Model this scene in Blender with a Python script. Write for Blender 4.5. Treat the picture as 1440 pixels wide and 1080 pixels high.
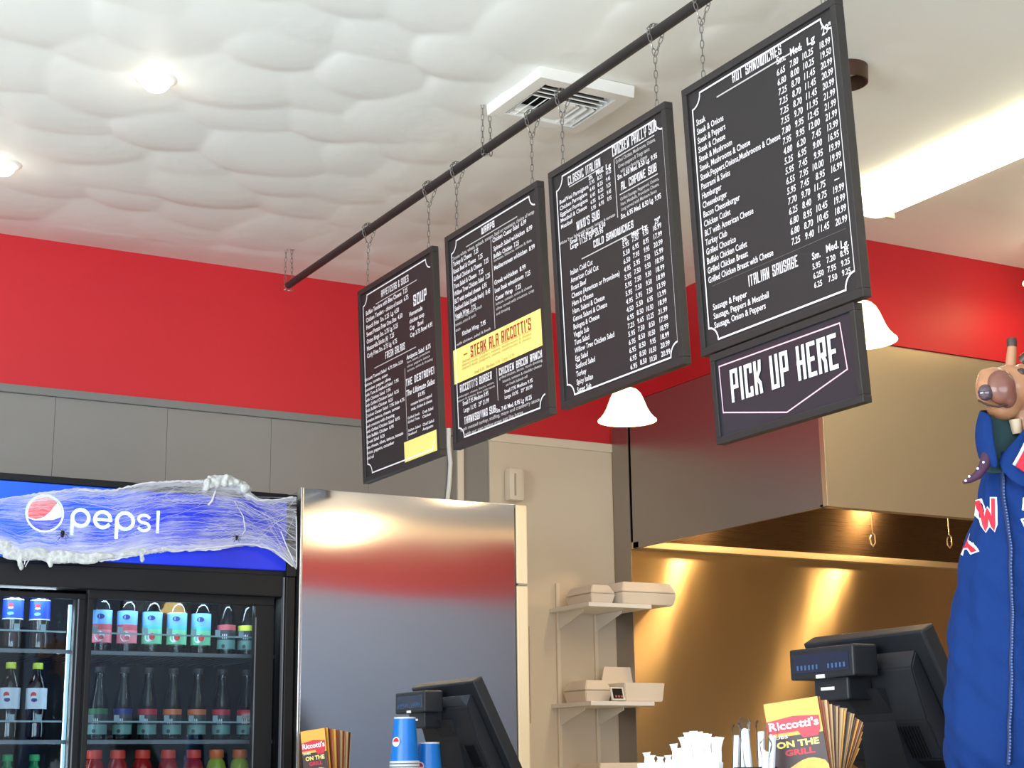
import bpy, bmesh, math, random
import numpy as np
from mathutils import Vector, Matrix
random.seed(7); rng = np.random.default_rng(5)
for o in list(bpy.data.objects): bpy.data.objects.remove(o)
C = bpy.context.scene.collection
S = bpy.context.scene
PI = math.pi
# ---------------------------------------------------------------- camera
F, YAW, PIT, ROL = 2309.55, 0.514828, 0.232791, -0.012348
CAM = Vector((0, 0, 1.05))
_f = Vector((math.sin(YAW)*math.cos(PIT), math.cos(YAW)*math.cos(PIT), math.sin(PIT)))
_r = Vector((math.cos(YAW), -math.sin(YAW), 0)); _u = _r.cross(_f)
RT = math.cos(ROL)*_r + math.sin(ROL)*_u
UP = -math.sin(ROL)*_r + math.cos(ROL)*_u
cd = bpy.data.cameras.new('camera'); cam = bpy.data.objects.new('camera', cd); C.objects.link(cam)
cd.sensor_width = 36; cd.lens = F/1440*36; cd.clip_start = .05
m = Matrix((RT, UP, -_f)).transposed().to_4x4(); m.translation = CAM; cam.matrix_world = m
S.camera = cam
def at(px, py, ax, val):
    """point of a plane X/Y/Z = val seen along a direction measured in the photograph"""
    d = RT*((px-720)/F) - UP*((py-540)/F) + _f
    return CAM + d*((val-CAM[ax])/d[ax])
# ---------------------------------------------------------------- light
S.view_settings.view_transform = 'Standard'; S.view_settings.look = 'None'
S.view_settings.gamma = 1; S.view_settings.use_curve_mapping = False
S.view_settings.exposure = 0.0
w = bpy.data.worlds.new('world'); S.world = w; w.use_nodes = True
w.node_tree.nodes['Background'].inputs[0].default_value = (.75, .88, 1, 1)
w.node_tree.nodes['Background'].inputs[1].default_value = .6
def area(name, loc, rot, sx, sy, en, col):
    l = bpy.data.lights.new(name, 'AREA'); l.shape = 'RECTANGLE'; l.size = sx; l.size_y = sy; l.energy = en; l.color = col
    o = bpy.data.objects.new(name, l); C.objects.link(o); o.location = loc; o.rotation_euler = rot; return o
def point(name, loc, en, col, rad=.03):
    l = bpy.data.lights.new(name, 'POINT'); l.energy = en; l.color = col; l.shadow_soft_size = rad
    o = bpy.data.objects.new(name, l); C.objects.link(o); o.location = loc; return o
DAY = (.86, .96, 1); WARM = (1, .70, .36)
area('daylight_left_window', (-2.45, 1.2, 1.55), (0, math.radians(-90), 0), 1.5, 4.6, 285, DAY)
area('daylight_rear_window', (.1, -2.4, 1.5), (math.radians(90), 0, 0), 4.2, 1.3, 150, (.80, .92, 1))
# ---------------------------------------------------------------- helpers
def srgb(*c):
    return tuple(((v/255)/12.92 if v/255 <= .04045 else ((v/255+.055)/1.055)**2.4) for v in c)
_m = {}
def mat(name, col, rough=.5, metal=0, emit=0, ecol=None, noise=0, nscale=8, bump=0, bscale=40, trans=0, spec=.5, alpha=1, coat=0, sheen=0, stretch=None, sss=0):
    if name in _m: return _m[name]
    M = bpy.data.materials.new(name); M.use_nodes = True; nt = M.node_tree; b = nt.nodes['Principled BSDF']
    b.inputs['Base Color'].default_value = (*col, 1); b.inputs['Roughness'].default_value = rough
    b.inputs['Metallic'].default_value = metal; b.inputs['Specular IOR Level'].default_value = spec
    b.inputs['Transmission Weight'].default_value = trans; b.inputs['Alpha'].default_value = alpha
    b.inputs['Coat Weight'].default_value = coat; b.inputs['Sheen Weight'].default_value = sheen
    if emit: b.inputs['Emission Color'].default_value = (*(ecol or col), 1); b.inputs['Emission Strength'].default_value = emit
    def nz(sc):
        tc = nt.nodes.new('ShaderNodeTexCoord'); mp = nt.nodes.new('ShaderNodeMapping'); n = nt.nodes.new('ShaderNodeTexNoise')
        n.inputs['Scale'].default_value = sc; n.inputs['Detail'].default_value = 5
        if stretch: mp.inputs['Scale'].default_value = stretch
        nt.links.new(tc.outputs['Object'], mp.inputs[0]); nt.links.new(mp.outputs[0], n.inputs['Vector']); return n
    if noise:
        n = nz(nscale); r = nt.nodes.new('ShaderNodeMix'); r.data_type = 'RGBA'
        r.inputs['A'].default_value = (*[c*(1-noise) for c in col], 1); r.inputs['B'].default_value = (*[min(1, c*(1+noise)) for c in col], 1)
        nt.links.new(n.outputs['Fac'], r.inputs['Factor']); nt.links.new(r.outputs['Result'], b.inputs['Base Color'])
    if bump:
        n = nz(bscale); bp = nt.nodes.new('ShaderNodeBump'); bp.inputs['Strength'].default_value = bump; bp.inputs['Distance'].default_value = .01
        nt.links.new(n.outputs['Fac'], bp.inputs['Height']); nt.links.new(bp.outputs[0], b.inputs['Normal'])
    _m[name] = M; return M
def steel(name, col, rough, aniso, wave=0, wscale=2, rot=0, grain=.02, stretch=(1, 1, 1)):
    """brushed sheet steel: horizontal grain along the u direction of its UV map, gently buckled sheet"""
    M = bpy.data.materials.new(name); M.use_nodes = True; nt = M.node_tree; b = nt.nodes['Principled BSDF']
    b.inputs['Base Color'].default_value = (*col, 1); b.inputs['Metallic'].default_value = 1; b.inputs['Roughness'].default_value = rough
    b.inputs['Anisotropic'].default_value = aniso; b.inputs['Anisotropic Rotation'].default_value = rot
    t = nt.nodes.new('ShaderNodeTangent'); t.direction_type = 'UV_MAP'; t.uv_map = 'UVMap'; nt.links.new(t.outputs[0], b.inputs['Tangent'])
    tc = nt.nodes.new('ShaderNodeTexCoord')
    mp = nt.nodes.new('ShaderNodeMapping'); mp.inputs['Scale'].default_value = (1.5, 1.5, 160)
    n = nt.nodes.new('ShaderNodeTexNoise'); n.inputs['Scale'].default_value = 3; n.inputs['Detail'].default_value = 4
    nt.links.new(tc.outputs['Object'], mp.inputs[0]); nt.links.new(mp.outputs[0], n.inputs['Vector'])
    mr = nt.nodes.new('ShaderNodeMapRange'); mr.inputs['To Min'].default_value = rough-grain*2; mr.inputs['To Max'].default_value = rough+grain*2
    nt.links.new(n.outputs['Fac'], mr.inputs['Value']); nt.links.new(mr.outputs[0], b.inputs['Roughness'])
    if wave:
        mp2 = nt.nodes.new('ShaderNodeMapping'); mp2.inputs['Scale'].default_value = stretch
        n2 = nt.nodes.new('ShaderNodeTexNoise'); n2.inputs['Scale'].default_value = wscale; n2.inputs['Detail'].default_value = 1
        nt.links.new(tc.outputs['Object'], mp2.inputs[0]); nt.links.new(mp2.outputs[0], n2.inputs['Vector'])
        bp = nt.nodes.new('ShaderNodeBump'); bp.inputs['Strength'].default_value = 1; bp.inputs['Distance'].default_value = wave
        nt.links.new(n2.outputs['Fac'], bp.inputs['Height']); nt.links.new(bp.outputs[0], b.inputs['Normal'])
    _m[name] = M; return M
def obj(name, bm, m, parent=None, smooth=False, loc=None):
    me = bpy.data.meshes.new(name)
    if isinstance(bm, bmesh.types.BMesh): bm.to_mesh(me); bm.free()
    else: me = bm; me.name = name
    if m:
        me.materials.clear(); me.materials.append(m)
    if smooth:
        me.polygons.foreach_set('use_smooth', [True]*len(me.polygons))
        try: me.set_sharp_from_angle(angle=math.radians(40))
        except Exception: pass
    o = bpy.data.objects.new(name, me); C.objects.link(o)
    if parent: o.parent = parent
    if loc is not None: o.location = loc
    return o
def thing(name, label, cat, loc=(0, 0, 0), rot=(0, 0, 0), group=None):
    o = bpy.data.objects.new(name, None); C.objects.link(o); o.location = loc; o.rotation_euler = rot; o.empty_display_size = .1
    o['label'] = label; o['category'] = cat
    if group: o['group'] = group
    return o
def tag(o, label, cat, group=None):
    o['label'] = label; o['category'] = cat
    if group: o['group'] = group
    return o
def struct(name, bm, m, **k):
    o = obj(name, bm, m, **k); o['kind'] = 'structure'; return o
def lab(o, s): o['label'] = s; return o
def dup(root, loc=None, rot=None, label=None, group=None):
    r = root.copy(); C.objects.link(r)
    if loc is not None: r.location = loc
    if rot is not None: r.rotation_euler = rot
    if label: r['label'] = label
    if group: r['group'] = group
    for ch in list(root.children):
        c = ch.copy(); C.objects.link(c); c.parent = r
        for g in list(ch.children):
            d = g.copy(); C.objects.link(d); d.parent = c
    return r
def BX(bm, a, b, bev=0, mtx=None):
    a = Vector(a); b = Vector(b); g = bmesh.ops.create_cube(bm, size=1)
    vs = g['verts']
    for v in vs: v.co = Vector(((a[i]+b[i])/2 + v.co[i]*abs(b[i]-a[i]) for i in range(3)))
    if bev:
        es = list({e for v in vs for e in v.link_edges}); r = bmesh.ops.bevel(bm, geom=es, offset=bev, segments=2, affect='EDGES', profile=.6)
        vs = list({v for f in r['faces'] for v in f.verts} | {v for v in vs if v.is_valid})
    if mtx is not None:
        for v in vs:
            if v.is_valid: v.co = mtx @ v.co
    return vs
def box(a, b, bev=0, mtx=None):
    bm = bmesh.new(); BX(bm, a, b, bev, mtx); return bm
def UV(o, mode='box'):
    """u along the horizontal run of each face, v up"""
    me = o.data; uv = me.uv_layers.new(name='UVMap')
    for p in me.polygons:
        n = p.normal
        for li in p.loop_indices:
            co = me.vertices[me.loops[li].vertex_index].co
            if abs(n.x) > .6: uv.data[li].uv = (co.y, co.z)
            elif abs(n.y) > .6: uv.data[li].uv = (co.x, co.z)
            else: uv.data[li].uv = (co.x, co.y)
    return o
def TUBE(bm, pts, r, n=8, cap=True):
    pts = [Vector(p) for p in pts]; rings = []
    rr = r if isinstance(r, (list, tuple)) else [r]*len(pts)
    prev = None
    for i, p in enumerate(pts):
        t = (pts[min(i+1, len(pts)-1)] - pts[max(i-1, 0)]).normalized()
        if prev is None: a = t.orthogonal().normalized()
        else:
            a = prev - t*prev.dot(t)
            a = a.normalized() if a.length > 1e-6 else t.orthogonal().normalized()
        prev = a; b = t.cross(a)
        rings.append([bm.verts.new(p + a*math.cos(2*PI*k/n)*rr[i] + b*math.sin(2*PI*k/n)*rr[i]) for k in range(n)])
    for i in range(len(rings)-1):
        for k in range(n): bm.faces.new((rings[i][k], rings[i][(k+1) % n], rings[i+1][(k+1) % n], rings[i+1][k]))
    if cap: bm.faces.new(rings[0][::-1]); bm.faces.new(rings[-1])
def tube(pts, r, n=8, cap=True):
    bm = bmesh.new(); TUBE(bm, pts, r, n, cap); bmesh.ops.recalc_face_normals(bm, faces=bm.faces); return bm
def LATHE(bm, prof, n=20, c=(0, 0, 0), cap=True):
    c = Vector(c); rings = []
    for r, z in prof: rings.append([bm.verts.new(c+Vector((r*math.cos(2*PI*k/n), r*math.sin(2*PI*k/n), z))) for k in range(n)])
    for i in range(len(rings)-1):
        for k in range(n): bm.faces.new((rings[i][k], rings[i][(k+1) % n], rings[i+1][(k+1) % n], rings[i+1][k]))
    if cap:
        bm.faces.new(rings[0][::-1]); bm.faces.new(rings[-1])
def lathe(prof, n=20, c=(0, 0, 0), cap=True):
    bm = bmesh.new(); LATHE(bm, prof, n, c, cap); bmesh.ops.recalc_face_normals(bm, faces=bm.faces); return bm
def RIB(bm, pts, t, w=0, closed=False, cap=True):
    """flat ribbon of width t along a polyline in the local xy plane at height w, mitred"""
    P = [Vector((p[0], p[1])) for p in pts]; n = len(P); L = []; R = []
    for i in range(n):
        if closed: a = P[i]-P[i-1]; b = P[(i+1) % n]-P[i]
        else: a = P[i]-P[max(i-1, 0)] if i else P[1]-P[0]; b = P[min(i+1, n-1)]-P[i] if i < n-1 else a
        a = a.normalized(); b = b.normalized(); na = Vector((-a.y, a.x)); nb = Vector((-b.y, b.x)); k = (na+nb)
        k = k/max(k.dot(na), .35) if k.length > 1e-5 else na
        p = P[i]
        if cap and not closed:
            if i == 0: p = p - b*t/2
            if i == n-1: p = p + a*t/2
        wi = w+i*.00003
        L.append(bm.verts.new((p.x+k.x*t/2, p.y+k.y*t/2, wi))); R.append(bm.verts.new((p.x-k.x*t/2, p.y-k.y*t/2, wi)))
    for i in range(n if closed else n-1):
        j = (i+1) % n; bm.faces.new((R[i], R[j], L[j], L[i]))
def POLY(bm, pts, w=0):
    bm.faces.new([bm.verts.new((p[0], p[1], w)) for p in pts])
def slabpoly(pts, z0, z1):
    bm = bmesh.new(); f = bm.faces.new([bm.verts.new((p[0], p[1], z0)) for p in pts])
    r = bmesh.ops.extrude_face_region(bm, geom=[f])
    for v in r['geom']:
        if isinstance(v, bmesh.types.BMVert): v.co.z = z1
    bmesh.ops.recalc_face_normals(bm, faces=bm.faces); return bm
def blobs(ells, vox, name, m, parent, smooth=6):
    """ellipsoids fused into one continuous skin"""
    bm = bmesh.new()
    for c, r, *rot in ells:
        M4 = Matrix.Translation(c) @ (rot[0].to_4x4() if rot else Matrix()) @ Matrix.Diagonal((*r, 1))
        bmesh.ops.create_icosphere(bm, subdivisions=3, radius=1, matrix=M4)
    me = bpy.data.meshes.new('tmp'); bm.to_mesh(me); bm.free(); t = bpy.data.objects.new('tmp', me); C.objects.link(t)
    md = t.modifiers.new('r', 'REMESH'); md.mode = 'VOXEL'; md.voxel_size = vox
    sm = t.modifiers.new('s', 'SMOOTH'); sm.iterations = smooth; sm.factor = .5
    dg = bpy.context.evaluated_depsgraph_get(); dg.update()
    me2 = bpy.data.meshes.new_from_object(t.evaluated_get(dg)); bpy.data.objects.remove(t)
    return obj(name, me2, m, parent, smooth=True)
# square condensed display letters (drawn as strokes)
G = {'A': [[(0, 0), (0, 1), (1, 1), (1, 0)], [(0, .48), (1, .48)]], 'B': [[(0, .5), (0, 1), (.9, 1), (1, .9), (1, .6), (.9, .5), (0, .5), (0, 0), (1, 0), (1, .5)]],
 'C': [[(1, .8), (1, 1), (0, 1), (0, 0), (1, 0), (1, .2)]], 'D': [[(0, 0), (0, 1), (.7, 1), (1, .9), (1, .1), (.7, 0), (0, 0)]],
 'E': [[(1, 1), (0, 1), (0, 0), (1, 0)], [(0, .5), (.8, .5)]], 'F': [[(1, 1), (0, 1), (0, 0)], [(0, .5), (.8, .5)]],
 'G': [[(1, .7), (1, 1), (0, 1), (0, 0), (1, 0), (1, .45), (.6, .45)]], 'H': [[(0, 0), (0, 1)], [(1, 0), (1, 1)], [(0, .5), (1, .5)]],
 'I': [[(.5, 0), (.5, 1)]], 'K': [[(0, 0), (0, 1)], [(.95, 1), (.85, .72), (.25, .5), (.85, .28), (.95, 0)]], 'L': [[(0, 1), (0, 0), (1, 0)]],
 'M': [[(0, 0), (0, 1), (1, 1), (1, 0)], [(.5, 1), (.5, .3)]], 'N': [[(0, 0), (0, 1)], [(1, 0), (1, 1)], [(0, .95), (1, .05)]], 'O': [[(0, 0), (0, 1), (1, 1), (1, 0), (0, 0), (0, .3)]],
 'P': [[(0, 0), (0, 1), (1, 1), (1, .45), (0, .45)]], 'R': [[(0, 0), (0, 1), (1, 1), (1, .5), (0, .5)], [(.55, .5), (1, .28), (1, 0)]],
 'S': [[(1, .75), (1, 1), (0, 1), (0, .55), (1, .45), (1, 0), (0, 0), (0, .25)]], 'T': [[(0, 1), (1, 1)], [(.5, 1), (.5, 0)]],
 'U': [[(0, 1), (0, 0), (1, 0), (1, 1)]], 'V': [[(0, 1), (.5, 0), (1, 1)]], 'W': [[(0, 1), (0, 0), (1, 0), (1, 1)], [(.5, 0), (.5, .88)]],
 'Y': [[(0, 1), (0, .5), (1, .5), (1, 1)], [(.5, .5), (.5, 0)]], 'Z': [[(0, 1), (1, 1), (0, 0), (1, 0)]], '&': [[(1, .3), (.5, 0), (0, 0), (0, .45), (.8, .75), (.8, 1), (.2, 1), (.2, .7), (1, 0)]],
 "'": [[(.5, 1), (.5, .8)]], '-': [[(0, .5), (1, .5)]], ' ': []}
GW = {'I': .42, "'": .4, 'M': 1.35, 'W': 1.35, ' ': .6}
def heading(name, txt, p0, p1, m, parent, w=.002, th=.30, slant=0, gap=.28):
    u0, v0 = p0; u1, v1 = p1; H = v1-v0
    tot = sum(GW.get(c, 1) for c in txt) + gap*(len(txt)-1); k = (u1-u0)/tot; t = th*k
    bm = bmesh.new(); x = u0
    for c in txt:
        W = GW.get(c, 1)*k
        for ip_, pl in enumerate(G[c]):
            if c in "I'": pts = [(x+W/2, v0+t/2+q[1]*(H-t)) for q in pl]
            else: pts = [(x+t/2+q[0]*(W-t), v0+t/2+q[1]*(H-t)) for q in pl]
            RIB(bm, [(a+(b-v0)*slant, b) for a, b in pts], t, w+.0004*ip_)
        x += W+gap*k
    return obj(name, bm, m, parent)
def text(name, body, p0, plast, pright, m, parent, w=.002, cap=.62, bold=.012, height=None, align='LEFT', shear=0):
    """built-in font, rows from baseline p0 to baseline plast, widest row ends at u = pright"""
    n = body.count('\n')+1
    d = (p0[1]-plast[1])/(n-1) if n > 1 else height/cap
    s = d*cap/.70
    cu = bpy.data.curves.new('t', 'FONT'); cu.body = body; cu.size = s; cu.space_line = d/s if n > 1 else 1; cu.resolution_u = 2
    cu.offset = bold*s; cu.align_x = align; cu.shear = shear
    o = bpy.data.objects.new('t', cu); C.objects.link(o)
    me = bpy.data.meshes.new_from_object(o); bpy.data.objects.remove(o)
    co = np.zeros(len(me.vertices)*3); me.vertices.foreach_get('co', co); co = co.reshape(-1, 3)
    x0, x1 = co[:, 0].min(), co[:, 0].max()
    sk = (plast[0]-p0[0])/(plast[1]-p0[1]) if n > 1 and abs(plast[1]-p0[1]) > 1e-6 else 0
    co[:, 0] = (co[:, 0]-x0)/(x1-x0)*(pright-p0[0])+p0[0]
    co[:, 1] += p0[1]; co[:, 2] = w
    me.vertices.foreach_set('co', co.ravel()); me.update()
    return obj(name, me, m, parent)
# ---------------------------------------------------------------- materials
M_ceil = mat('ceiling_plaster', srgb(240, 240, 234), .5, bump=.06, bscale=40, stretch=(1, 5, 1))
M_red = mat('red_paint', srgb(200, 30, 40), .5, noise=.04, nscale=3, bump=.05, bscale=200)
M_grey = mat('grey_panel_paint', srgb(136, 132, 127), .5, noise=.04)
M_greytrim = mat('grey_trim_paint', srgb(122, 121, 118), .45)
M_cream = mat('cream_wall_paint', srgb(214, 200, 178), .6, noise=.03, nscale=2)
M_slate = mat('rear_wall_slate_blue', srgb(150, 172, 212), .6)
M_kit = mat('kitchen_side_wall', srgb(150, 118, 84), .6)
M_creamtrim = mat('cream_trim_paint', srgb(224, 212, 190), .5)
M_floor = mat('floor_tile', srgb(212, 212, 206), .4, noise=.06)
M_white = mat('white_enamel', srgb(232, 230, 224), .4)
M_white2 = mat('fridge_door_enamel', srgb(225, 208, 178), .45)
M_black = mat('black_steel_pipe', srgb(48, 46, 44), .45, .3)
M_frame = mat('black_sign_frame', srgb(40, 37, 37), .45)
M_panel = mat('menu_board_print', srgb(40, 37, 38), .5, spec=.45)
M_pick = mat('pickup_board_print', srgb(40, 42, 50), .28, spec=.7)
M_ink = mat('white_print', srgb(236, 230, 234), .6)
M_inkg = mat('grey_white_print', srgb(190, 184, 184), .6)
M_dim = mat('dark_grey_rule', srgb(95, 92, 92), .6)
M_yel = mat('yellow_print', srgb(250, 222, 128), .6)
M_brn = mat('red_brown_print', srgb(165, 50, 22), .6)
M_faint = mat('faint_brown_print', srgb(214, 186, 104), .6)
M_pink = mat('pale_pink_line_print', srgb(235, 190, 205), .6)
M_chain = mat('zinc_chain', srgb(150, 148, 145), .35, .9)
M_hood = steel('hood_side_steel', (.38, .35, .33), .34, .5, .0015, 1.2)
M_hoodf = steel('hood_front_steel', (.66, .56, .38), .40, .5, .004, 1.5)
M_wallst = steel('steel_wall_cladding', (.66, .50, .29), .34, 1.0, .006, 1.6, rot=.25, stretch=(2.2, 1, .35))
M_filt = steel('hood_shaded_steel', (.16, .105, .06), .28, .8, .006, 2, rot=.25)  # steel colour darkened for the shade inside the hood
M_fridge = steel('fridge_side_steel', (.62, .64, .68), .13, .88, .0045, 1.5, stretch=(.7, 1, 1.4), grain=.006)
M_foam = mat('white_foam', srgb(228, 215, 200), .7, bump=.1, bscale=300)
M_bulb = mat('lamp_glow', (1, .93, .82), emit=6, ecol=(1, .93, .82))
M_shade = mat('glowing_glass_shade', (1, .85, .6), .3, emit=1.6, ecol=(1, .86, .6))
M_tube = mat('fluorescent_lens', (1, .95, .8), .4, emit=4.5, ecol=(1, .93, .72))
M_blk = mat('cooler_black_plastic', srgb(12, 13, 16), .5, spec=.3)
M_regi = mat('register_black_plastic', srgb(27, 30, 35), .42, bump=.05, bscale=400)
M_screen = mat('register_display_glass', srgb(18, 26, 52), .15, coat=.5)
M_glass = None
def glassmat(name, tint=(1, 1, 1), rgh=.02):
    M = bpy.data.materials.new(name); M.use_nodes = True; nt = M.node_tree; nt.nodes.remove(nt.nodes['Principled BSDF'])
    out = nt.nodes['Material Output']; t = nt.nodes.new('ShaderNodeBsdfTransparent'); t.inputs[0].default_value = (*tint, 1)
    g = nt.nodes.new('ShaderNodeBsdfGlossy'); g.inputs['Roughness'].default_value = rgh
    fr = nt.nodes.new('ShaderNodeFresnel'); fr.inputs[0].default_value = 1.5 if rgh < .1 else 1.12
    mx = nt.nodes.new('ShaderNodeMixShader'); nt.links.new(fr.outputs[0], mx.inputs[0]); nt.links.new(t.outputs[0], mx.inputs[1]); nt.links.new(g.outputs[0], mx.inputs[2])
    nt.links.new(mx.outputs[0], out.inputs[0]); return M
M_glass = glassmat('door_glass', (.86, .92, .95))
M_pet = glassmat('clear_bottle_plastic', (.80, .86, .86))
M_wrap = glassmat('clear_wrapper_film', (.93, .95, .97), .25)
# ================================================================ STRUCTURE
ZC = 2.95; YW = 5.755; XS = 3.73; YS = 4.37; YG = 5.615
# ceiling: hand-troweled overlapping plaster fans
def ceiling():
    xs = np.unique(np.concatenate([np.linspace(-2.5, .2, 8), np.arange(.2, 3.9, .0115), np.linspace(3.9, 7.7, 7)]))
    ys = np.unique(np.concatenate([np.linspace(-2.5, 2.0, 10), np.arange(2.0, 5.75, .0115), [5.76]]))
    X, Y = np.meshgrid(xs, ys); H = np.zeros_like(X)
    cs = []
    step = .232
    j = 0; y = 1.9
    while y < 6.2:
        x = -.1 + (step*.5 if j % 2 else 0)
        while x < 4.2:
            cs.append((x+rng.uniform(-.05, .05), y+rng.uniform(-.05, .05), rng.uniform(.20, .29), rng.uniform(-.45, .45), rng.uniform(.75, 1.2)))
            x += step*1.3
        y += step*.92; j += 1
    cs.sort(key=lambda c: c[0] - c[1]*.35 + rng.uniform(-.14, .14))
    for cx, cy, R, da, am in cs:
        dx, dy = X-cx, Y-cy; rr = np.sqrt(dx*dx+dy*dy)/R
        ang = da + 2.16      # each fan is proudest at its rounded end
        t = (dx*math.cos(ang)+dy*math.sin(ang))/R
        q = (-dx*math.sin(ang)+dy*math.cos(ang))/R
        h = np.where(rr < 1, am*.031*np.clip(1-rr**2, 0, 1)**.42*np.clip(.52+.48*t, .05, 1) + .00022*np.sin(rr*30+q*2), 0)
        H = np.maximum(H, h)
    # soften the trowel edges
    for _ in range(1):
        H[1:-1, 1:-1] = (H[1:-1, 1:-1]*2+H[:-2, 1:-1]+H[2:, 1:-1]+H[1:-1, :-2]+H[1:-1, 2:])/6
    fade = 1-.62*np.clip((X-1.9)/.9, 0, 1)
    edge = np.clip((YW-Y)/.22, 0, 1)
    Z = ZC - H*fade*edge
    ny, nx = X.shape; co = np.stack([X, Y, Z], -1).reshape(-1, 3)
    idx = np.arange(nx*ny).reshape(ny, nx)
    q = np.stack([idx[:-1, :-1], idx[1:, :-1], idx[1:, 1:], idx[:-1, 1:]], -1).reshape(-1, 4)
    me = bpy.data.meshes.new('ceiling'); me.vertices.add(len(co)); me.vertices.foreach_set('co', co.ravel())
    me.loops.add(q.size); me.loops.foreach_set('vertex_index', q.ravel().astype(np.int32))
    me.polygons.add(len(q)); me.polygons.foreach_set('loop_start', (np.arange(len(q))*4).astype(np.int32)); me.polygons.foreach_set('loop_total', np.full(len(q), 4, np.int32))
    me.update(calc_edges=True); me.polygons.foreach_set('use_smooth', np.ones(len(q), bool))
    struct('ceiling', me, M_ceil)
ceiling()
struct('floor', box((-2.6, -2.6, -.1), (7.7, 5.9, 0)), M_floor)
# back wall: red above the rail, grey boards left, cream board right
wb = struct('wall_back', box((-2.6, YW+.02, 0), (7.7, YW+.12, 3.05)), M_grey)
obj('red_band', box((-2.6, YW, 2.40), (XS, YW+.02, 3.0)), M_red, wb)
e = [-2.6, -1.86, -1.05, -.24, .17, .58, .985, 1.39, 1.80, 2.205, 2.61, 3.14]
for a, b in zip(e, e[1:]):
    obj('wall_panel', box((a+.0006, YW, 0), (b-.0006, YW+.02, 2.372), .0008), M_grey, wb)
obj('cream_panel', box((3.1415, YW-.012, 0), (XS, YW+.02, 2.375), .002), M_cream, wb)
struct('trim_1', box((-2.6, YW-.012, 2.372), (3.14, YW+.02, 2.402), .004), M_greytrim)
struct('trim_2', box((3.14, YW-.02, 2.365), (XS, YW+.02, 2.402), .004), M_creamtrim)
struct('wall_right', box((7.6, -2.6, 0), (7.7, 5.9, 3.05)), M_kit)
# soffit above the hood, red, and the projecting steel-clad wall under it
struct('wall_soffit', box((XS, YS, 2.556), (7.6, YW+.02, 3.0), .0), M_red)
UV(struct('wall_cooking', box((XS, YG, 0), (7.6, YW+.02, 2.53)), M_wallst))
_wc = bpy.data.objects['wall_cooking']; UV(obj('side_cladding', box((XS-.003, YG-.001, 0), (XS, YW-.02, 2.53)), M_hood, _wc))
# rear and left walls of the dining room (seen only in reflections), windows with daylight
rw = struct('wall_rear', box((-2.6, -2.6, 0), (7.7, -2.5, .9)), M_slate)
wl = struct('wall_left', box((-2.6, -2.6, 0), (-2.5, 5.9, .8)), M_grey)
for nm, a, b, mm, p in (('red_band', (-2.6, -2.6, 2.50), (7.7, -2.5, 3.05), M_red, rw), ('wall_section', (2.9, -2.6, .9), (7.7, -2.5, 2.50), M_slate, rw), ('wall_section', (-2.6, -2.6, .9), (-1.7, -2.5, 2.15), M_slate, rw), ('window_header', (-2.6, -2.6, 2.15), (2.9, -2.5, 2.50), M_slate, rw),
                        ('red_band', (-2.6, -2.5, 2.42), (-2.5, 5.8, 3.05), M_red, wl), ('wall_section', (-2.6, -2.5, .8), (-2.5, -1.1, 2.42), M_grey, wl), ('wall_section', (-2.6, 3.5, .8), (-2.5, 5.8, 2.42), M_grey, wl), ('window_header', (-2.6, -1.1, 2.3), (-2.5, 3.5, 2.42), M_grey, wl)):
    obj(nm, box(a, b), mm, p)
def window(nm, pts):
    bm = bmesh.new()
    for a, b in pts: BX(bm, a, b, .004)
    o = struct(nm, bm, M_black); return o
window('window_1', [((-2.58, -1.1+k*1.15-.025, .8), (-2.52, -1.1+k*1.15+.025, 2.3)) for k in range(5)])
window('window_2', [((-1.7+k*1.15-.025, -2.58, .9), (-1.7+k*1.15+.025, -2.52, 2.15)) for k in range(5)])
# ================================================================ RANGE HOOD
hd = thing('range_hood', 'large stainless steel range hood under the red soffit', 'range hood', (XS, YG, 1.94))
def loc(o, p): return o
def part(name, a, b, m, parent, bev=0, base=None):
    """box given in world coordinates, stored relative to its parent"""
    B = Vector(base if base is not None else parent.location)
    return obj(name, box(Vector(a)-B, Vector(b)-B, bev), m, parent)
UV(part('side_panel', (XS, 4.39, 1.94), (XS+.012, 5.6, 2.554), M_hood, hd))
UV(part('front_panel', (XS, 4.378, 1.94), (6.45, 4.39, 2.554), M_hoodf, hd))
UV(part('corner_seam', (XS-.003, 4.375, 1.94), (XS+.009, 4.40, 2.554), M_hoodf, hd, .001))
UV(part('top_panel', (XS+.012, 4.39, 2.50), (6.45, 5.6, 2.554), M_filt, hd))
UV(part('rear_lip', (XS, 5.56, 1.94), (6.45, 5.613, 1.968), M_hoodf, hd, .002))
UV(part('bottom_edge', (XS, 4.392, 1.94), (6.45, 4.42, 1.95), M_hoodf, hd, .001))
B = hd.location
for k in range(1):
    x0 = XS+.02
    bm = bmesh.new(); v = BX(bm, (0, 0, 0), (2.66, .02, .54)); o = obj('filter_bank', bm, M_filt, hd); UV(o)
    o.location = Vector((x0, 5.575, 1.97))-B; o.rotation_euler = (math.radians(12), 0, 0)
for i, (q, dx) in enumerate((((1228, 770), 0), ((1336, 772), 0))):
    p = at(*q, 1, 5.0)
    bm = bmesh.new(); z0 = p.z
    pts = [(0, 0, 2.5-z0), (0, 0, .075), (0, 0, .06)]
    TUBE(bm, pts, .0018, 5)
    TUBE(bm, [(0, 0, .06), (.012, 0, .05), (.013, 0, .02), (0, 0, .004), (-.012, 0, .015), (-.013, 0, .035), (-.006, 0, .05)], .0028, 6)
    t = tag(obj('ladle_hook', bm, mat('bright_wire', srgb(215, 200, 180), .3, .9), None, True, p), ['wire hook hanging inside the steel hood, nearer its corner', 'wire hook hanging inside the steel hood, beside the blue jacket'][i], 'hook', 'wire hooks inside the hood')
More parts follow.
